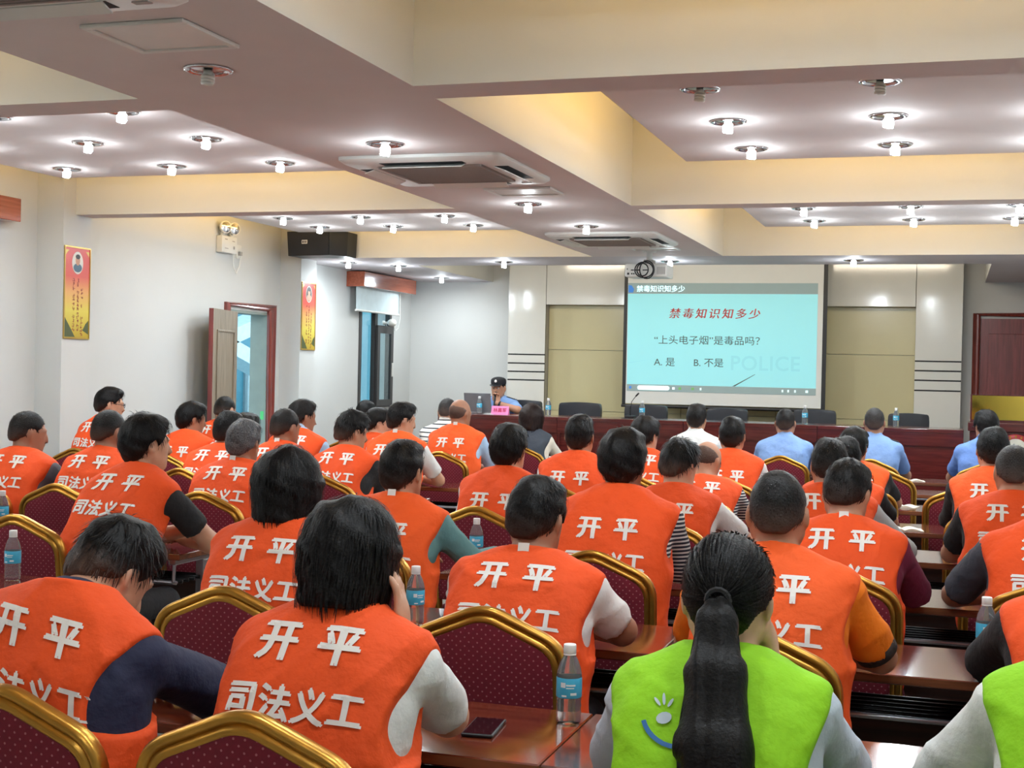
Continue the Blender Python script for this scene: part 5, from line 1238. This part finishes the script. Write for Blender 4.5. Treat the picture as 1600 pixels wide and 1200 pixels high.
 (29, 'person with a neat black crop in an orange vest right of the white shirted one', (-1.374, 9.07, 1.333), (-1.374, 8.87), 'c', {'tdy': -0.1, 'near': 0.5, 'hair': 'short', 'shirt': 'cloth_white', 'skin': 'skin_1', 'vest': 'vest_orange', 'hpitch': 2}, {}),
 (34, 'dark haired person in an orange vest, farthest of three overlapping heads in the right block', (-0.591, 9.11, 1.29), (-0.531, 8.87), 'c', {'tdy': -0.05, 'near': 0.4, 'hair': 'full', 'shirt': 'cloth_black', 'skin': 'skin_1', 'vest': 'vest_orange_light', 'hyaw': -10}, {}),
 (8, 'person with glasses and short black hair in an orange vest before the left wall', (-6.17, 9.07, 1.412), (-6.17, 8.87), 'c', {'near': 0.5, 'hair': 'short', 'shirt': 'cloth_navy', 'skin': 'skin_0', 'vest': 'vest_orange', 'hyaw': -48, 'glasses': 1, 'twist': -10}, {}),
 (12, 'person with full black hair in an orange vest before the open door leaf', (-5.462, 9.09, 1.322), (-5.462, 8.87), 'c', {'tdy': -0.09, 'near': 0.5, 'hair': 'full', 'shirt': 'cloth_white', 'skin': 'skin_2', 'vest': 'vest_orange', 'hyaw': -40}, {}),
 (145, 'dark haired person hidden behind the grey haired one, only the crown showing', (-5.005, 9.11, 1.249), (-5.035, 8.87), 'c', {'near': 0.3, 'hair': 'full', 'shirt': 'cloth_white', 'skin': 'skin_1', 'vest': 'vest_orange'}, {}),
 (17, 'person in an orange vest over a light blue shirt beside the second poster', (-4.537, 9.09, 1.362), (-4.537, 8.87), 'c', {'near': 0.5, 'hair': 'short', 'hcol': 'hair_soft', 'shirt': 'cloth_lblue', 'skin': 'skin_2', 'vest': 'vest_orange', 'hyaw': -35, 'collar': 1}, {}),
 (21, 'person with short black hair in an orange vest below the dark window, looking right', (-3.75, 9.09, 1.365), (-3.75, 8.87), 'c', {'tdy': -0.05, 'near': 0.5, 'hair': 'short', 'shirt': 'cloth_white', 'skin': 'skin_0', 'vest': 'vest_orange_light', 'hyaw': -42, 'tag': 1}, {}),
 (13, 'close cropped person in an orange vest right before the open doorway', (-5.96, 10.46, 1.334), (-5.96, 10.24), 'b', {'near': 0.4, 'hair': 'buzz', 'hcol': 'hair_black', 'shirt': 'cloth_white', 'skin': 'skin_0', 'vest': 'vest_orange', 'hyaw': -8, 'hpitch': 14}, {}),
 (20, 'person seen in right profile behind the mohawk cut, below the window', (-4.532, 10.46, 1.276), (-4.532, 10.24), 'b', {'near': 0.4, 'hair': 'short', 'shirt': 'cloth_white', 'skin': 'skin_0', 'vest': 'vest_orange', 'hyaw': -50}, {}),
 (22, 'bald headed person in an orange vest with light blue sleeves on a red chair', (-3.799, 10.46, 1.365), (-3.799, 10.24), 'b', {'tdy': -0.07, 'near': 0.4, 'hair': 'bald', 'hcol': 'hair_salt', 'shirt': 'cloth_lblue', 'skin': 'skin_2', 'vest': 'vest_orange_light', 'hyaw': -22, 'slen': 0.9, 'build': 1.06, 'tag': 1, 'armR': 'desk'}, {}),
 (19, 'dark haired person at the front, head overlapped by the one in profile', (-5.179, 11.68, 1.3), (-5.179, 11.52), 'a', {'near': 0.3, 'hair': 'short', 'shirt': 'cloth_white', 'skin': 'skin_1', 'vest': None}, {}),
 (1, 'person in a white shirt with black stripes in the front row', (-4.367, 11.68, 1.345), (-4.367, 11.52), 'a', {'near': 0.3, 'hair': 'buzz', 'hcol': 'hair_salt', 'shirt': 'cloth_stripe_wide', 'skin': 'skin_1', 'vest': None, 'hpitch': 14}, {}),
 (2, 'person with bobbed dark brown hair in a dark waistcoat over cream sleeves', (-3.554, 11.66, 1.322), (-3.554, 11.52), 'a', {'near': 0.4, 'hair': 'bob', 'hcol': 'hair_brown', 'shirt': 'cloth_cream', 'sleeve': 'long', 'skin': 'skin_3', 'vest': 'cloth_slate', 'print': False, 'build': 0.9}, {}),
 (3, 'person in a plain white shirt in the front row below the screen', (-2.073, 11.64, 1.358), (-2.073, 11.52), 'a', {'near': 0.4, 'hair': 'short', 'hcol': 'hair_soft', 'shirt': 'cloth_white', 'skin': 'skin_1', 'vest': None, 'hpitch': 2, 'build': 0.95}, {}),
 (4, 'officer in a light blue uniform shirt in the front row, left of two', (-1.319, 11.64, 1.341), (-1.319, 11.52), 'a', {'near': 0.4, 'hair': 'buzz', 'hcol': 'hair_soft', 'shirt': 'cloth_police', 'skin': 'skin_1', 'vest': None, 'hpitch': 2}, {}),
 (5, 'officer in a light blue uniform shirt with a dark shoulder mark, front row', (-0.595, 11.64, 1.368), (-0.595, 11.52), 'a', {'near': 0.4, 'hair': 'buzz', 'hcol': 'hair_salt', 'shirt': 'cloth_police', 'skin': 'skin_1', 'vest': None, 'hpitch': 2}, {'epaulet': 1}),
 (6, 'person in a blue shirt with glasses in the front row before the gold plaque', (0.273, 11.64, 1.377), (0.273, 11.52), 'a', {'near': 0.4, 'hair': 'full', 'shirt': 'cloth_blue', 'skin': 'skin_1', 'vest': None, 'hyaw': 22, 'glasses': 1}, {}),
]

SHORT = {43: 'the thick haired person with raised hands', 45: 'the navy sleeved person in the bottom left corner', 38: 'the ponytail person in lime green', 39: 'the lime vest at the right edge', 44: 'the bushy haired person left of centre',
 41: 'the white sleeved person behind the phone', 30: 'the amber shirted person right of the ponytail', 40: 'the black sleeved orange vest at the right edge', 42: 'the teal sleeved person at the aisle', 26: 'the large person with striped sleeves',
 31: 'the maroon sleeved person', 37: 'the dark grey sleeved person at the right edge', 11: 'the spiky haired person at the left desk end', 46: 'the black striped sleeve at the left edge', 23: 'the fluffy haired person near the aisle',
 27: 'the undercut person with white sleeves', 32: 'the light grey sleeved person', 36: 'the grey cropped person at the right edge', 9: 'the grey sleeved person at the far left', 10: 'the person with a thinning crown', 15: 'the grey haired person by the aisle',
 24: 'the neat short haired person in mid room', 28: 'the balding person bent low', 33: 'the middle one of three overlapping heads', 35: 'the black sleeved person before the lectern', 14: 'the person half hidden by the grey haired one', 16: 'the close cropped person in the left block',
 18: 'the mohawk cut person', 25: 'the wavy haired person below the screen', 29: 'the neat crop right of the white shirt', 34: 'the farthest of three overlapping heads', 8: 'the person with glasses by the left wall', 12: 'the person before the open door leaf',
 145: 'the hidden person behind the grey hair', 17: 'the light blue collared person', 21: 'the person looking right below the window', 13: 'the person before the doorway', 20: 'the person in right profile', 22: 'the bald headed person with light blue sleeves',
 19: 'the front person overlapped by the profile', 1: 'the striped white shirt', 2: 'the dark waistcoat and bobbed hair', 3: 'the plain white shirt in the front row', 4: 'the left officer in light blue', 5: 'the right officer in light blue', 6: 'the blue shirt before the gold plaque'}

def ponytail(root, info):
    hd = info['hd']; v = Vol(hd((-.24, -.46, -.8)), hd((.25, .12, .12)), .009)
    tie = hd((0, -.118, .0)); rs = np.random.RandomState(5)
    ctr = [tie, tie+np.array([.004, -.038, -.035]), tie+np.array([.01, -.09, -.12]), tie+np.array([.022, -.15, -.24]), tie+np.array([.045, -.2, -.37]), tie+np.array([.075, -.225, -.5])]
    wid = [.014, .028, .042, .054, .06, .03]
    for i in range(5):
        for u in (-1, 0, 1):
            a = ctr[i]+np.array([u*wid[i]*.6, 0, 0]); b = ctr[i+1]+np.array([u*wid[i+1]*.7, 0, 0]); v.cone(a, b, wid[i]*.62, wid[i+1]*.55, .03)
    X, Y, Z = np.meshgrid(*v.ax, indexing='ij', sparse=True)
    v.F = v.F+(.0025*np.sin(150*X+10*Z)+.002*np.sin(260*X+14*Z+40*Y)).astype(np.float32)
    V, Q = v.mesh(); V = relax(V, Q, 1); n0 = len(V)
    n = 1600; SV = []; ang = rs.uniform(0, 2*PI, n); rad = np.sqrt(rs.uniform(.3, 1.25, n)); seg = 10; wd = rs.uniform(.0006, .0014, n)
    ln = rs.uniform(.72, 1.12, n); stray = rs.normal(0, .012, n)*.2*(rs.uniform(0, 1, n) < .05)
    for k in range(seg+1):
        t = np.clip(k/seg*ln, 0, 1.1)*5; i = np.minimum(t.astype(int), 4); f = (t-i)[:, None]; C = np.array(ctr); Wd = np.array(wid)
        c = C[i]*(1-f)+C[i+1]*f; w = Wd[i]*(1-f[:, 0])+Wd[i+1]*f[:, 0]
        p = c+np.stack([np.cos(ang)*w*rad*1.1+stray*k*.5+.003*np.sin(k*.9+ang*3), np.sin(ang)*w*rad*.62, 0*w], 1)
        s = np.stack([wd, wd*0, wd*0], 1); SV += [p-s, p+s]
    SVa = np.concatenate(SV); ar = np.arange(n); SQ = [np.stack([n0+2*k*n+ar, n0+(2*k+1)*n+ar, n0+(2*k+3)*n+ar, n0+(2*k+2)*n+ar], 1) for k in range(seg)]
    V = np.concatenate([V, SVa]); Q = np.concatenate([Q]+SQ)
    fast_mesh('ponytail', V, Q, 'hair_black', root, True, np.ones(len(V)))
    tb = MB().tube([tuple(tie+np.array([.021*math.cos(a), -.012, .021*math.sin(a)])) for a in [2*PI*i/14 for i in range(14)]], .006, 6, True).build('hair_tie', 'black_plastic', root)

for (pid, lab, Hd, seat, row, o, extra) in PEOPLE:
    root, info = person(pid, lab, 'seated audience', Hd[0], Hd[1], Hd[2], seat[0], seat[1], **o)
    if extra.get('pony'): ponytail(root, info)
    if extra.get('trim'):                       # patterned black cuff band
        e = info['arms'][1][0]; s = info['sh'][1]; d = (e-s)/np.linalg.norm(e-s); c = s+d*(np.linalg.norm(e-s)*.8+.012)
        b = MB().lathe([(.0575, -.02), (.0635, -.016), (.062, .016), (.056, .02)], 24, cap=False).build('cuff_band', mat('cuff_pattern', (52, 44, 40), .7, var=.9, vscale=45), root, True)
        b.location = c; b.rotation_euler = Vector(d).to_track_quat('Z', 'Y').to_euler()
    if extra.get('epaulet'):
        for s in (-1, 1):
            p = info['sh'][s]; q = MB().bbox(-.055, .055, -.022, .022, 0, .008, .003).build('epaulet', 'black_plastic', root); q.location = (p[0]-s*.03, p[1]-.005, p[2]+.078); q.rotation_euler = (0, math.radians(16*s), 0)
    cx = seat[0]-(.2 if pid == 11 else 0)
    chair(cx, ROWS[row]-(.40 if pid == 38 else .315), 'gold framed burgundy banquet chair behind '+SHORT[pid], random.uniform(-3, 3))
chair(-.46, ROWS['b']-.3, 'empty gold framed burgundy banquet chair behind the right officer, beside the booklet desks', 2)
chair(.1, ROWS['c']-.3, 'empty gold framed burgundy banquet chair left of the black sleeved person before the lectern', -3)
chair(-6.4, ROWS['a']-.3, 'empty gold framed burgundy banquet chair beside the open doorway', 3)
chair(-4.98, ROWS['b']-.28, 'empty gold framed burgundy banquet chair between the doorway and the window', 3)

# ------------------------------------------------------------------ the speaker behind the head table
root, info = person(7, 'person in a light blue police shirt and black cap speaking into a microphone', 'speaker', -5.03, 15.12, 1.535, -5.0, 15.22,
    base=.3, yaw=180, hair='buzz', cap=1, shirt='cloth_police', skin='skin_1', vest=None, vox=.0085, near=.3, hpitch=2, slen=.9,
    armL=((-.27, .28, .86), (-.04, .33, .93)), armR=((.27, .26, .865), (.1, .42, .86)), handL=((.05, -.15, 1), (.3, 1, 0), .95))
hd = info['hd']; Rh = info['Rh']; H = info['H']
# cap
v = Vol(H+[-.14, -.16, -.02], H+[.14, .22, .17], .007)
v.ell(hd((0, -.012, .062)), (.087, .108, .062), Rh, .02); v.ell(hd((0, -.008, .098)), (.083, .102, .034), Rh, .03)
X, Y, Z = np.meshgrid(*v.ax, indexing='ij', sparse=True); v.F = np.maximum(v.F, (H[2]+.042-Z).astype(np.float32)+0*X)
V, Q = v.mesh(); cp = fast_mesh('cap', relax(V, Q, 1), Q, 'cap_black', root)
v = Vol(H+[-.12, .02, -.0], H+[.12, .2, .1], .005); v.ell(hd((0, .085, .045)), (.078, .068, .008), Rh@rot('x', -.25), .01); v.F = np.maximum(v.F, (H[1]+.06-v.ax[1])[None, :, None].astype(np.float32)+0*v.F)
V, Q = v.mesh(); fast_mesh('cap_visor', relax(V, Q, 1), Q, 'black_plastic', cp)
em = MB().add([(-.016, 0, .0), (-.012, 0, .018), (0, 0, .026), (.012, 0, .018), (.016, 0, .0), (0, 0, -.012), (0, .004, .006)], [(0,1,6), (1,2,6), (2,3,6), (3,4,6), (4,5,6), (5,0,6)]).build('cap_badge', 'vest_print', cp); em.location = hd((0, .1, .082))
for s in (-1, 1):
    MB().ball(tuple(hd((s*.031, .089, .007))), (.0115, .0095, .0085)).build('eye', 'eye_white', root, True)
    MB().ball(tuple(hd((s*.031, .0965, .007))), (.0048, .003, .0048)).build('iris', 'eye_dark', root, True)
    MB().tube([tuple(hd((s*.014, .103, .028))), tuple(hd((s*.034, .1, .032))), tuple(hd((s*.052, .084, .026)))], .0035, 6, upv=(0,0,1)).build('eyebrow', 'eye_dark', root)
    p = info['sh'][s]
    q = MB().bbox(-.06, .06, -.024, .024, 0, .008, .003).build('epaulet', 'black_plastic', root); q.location = (p[0]-s*.025, p[1]+.005, p[2]+.078); q.rotation_euler = (0, math.radians(14*s), 0)
    for k in range(3): MB().ball((s*(.0-.02*(k-1)), 0, .009), (.006, .006, .003), 8, 6).build('rank_star', 'vest_print', q)
    MB().box(s*.05-.006, s*.05+.006, -.02, .02, .0082, .0095).build('rank_bar', 'vest_print', q)
MB().ball((-.225, .1, .875), (.012, .035, .045)).build('sleeve_badge', 'cloth_navy', root, True)
w = info['arms'][-1][1]; e = info['arms'][-1][0]; d = Vector(w-e).normalized()
wt = MB().lathe([(.034, -.012), (.037, -.01), (.037, .01), (.034, .012)], 16, cap=False).build('wristwatch', 'black_plastic', root, True); wt.location = Vector(w)-d*.025; wt.rotation_euler = d.to_track_quat('Z', 'Y').to_euler()
# hand-held microphone (world space: speaker faces -Y)
hw = Matrix.Rotation(PI, 3, 'Z')@Vector(w+np.array([.03, .0, .035])); hw = hw+Vector((-5.0, 15.22, .3))
t = thing('microphone', 'black hand-held microphone held up to the mouth of the capped speaker', 'microphone', hw, 0)
MB().lathe([(.011, -.14), (.013, -.12), (.015, .02), (.018, .05)], 14).build('handle', 'black_plastic', t, True)
MB().ball((0, 0, .075), (.025, .025, .027)).build('grille_head', 'black_mesh', t, True)
t.rotation_euler = (math.radians(-14), 0, math.radians(0))
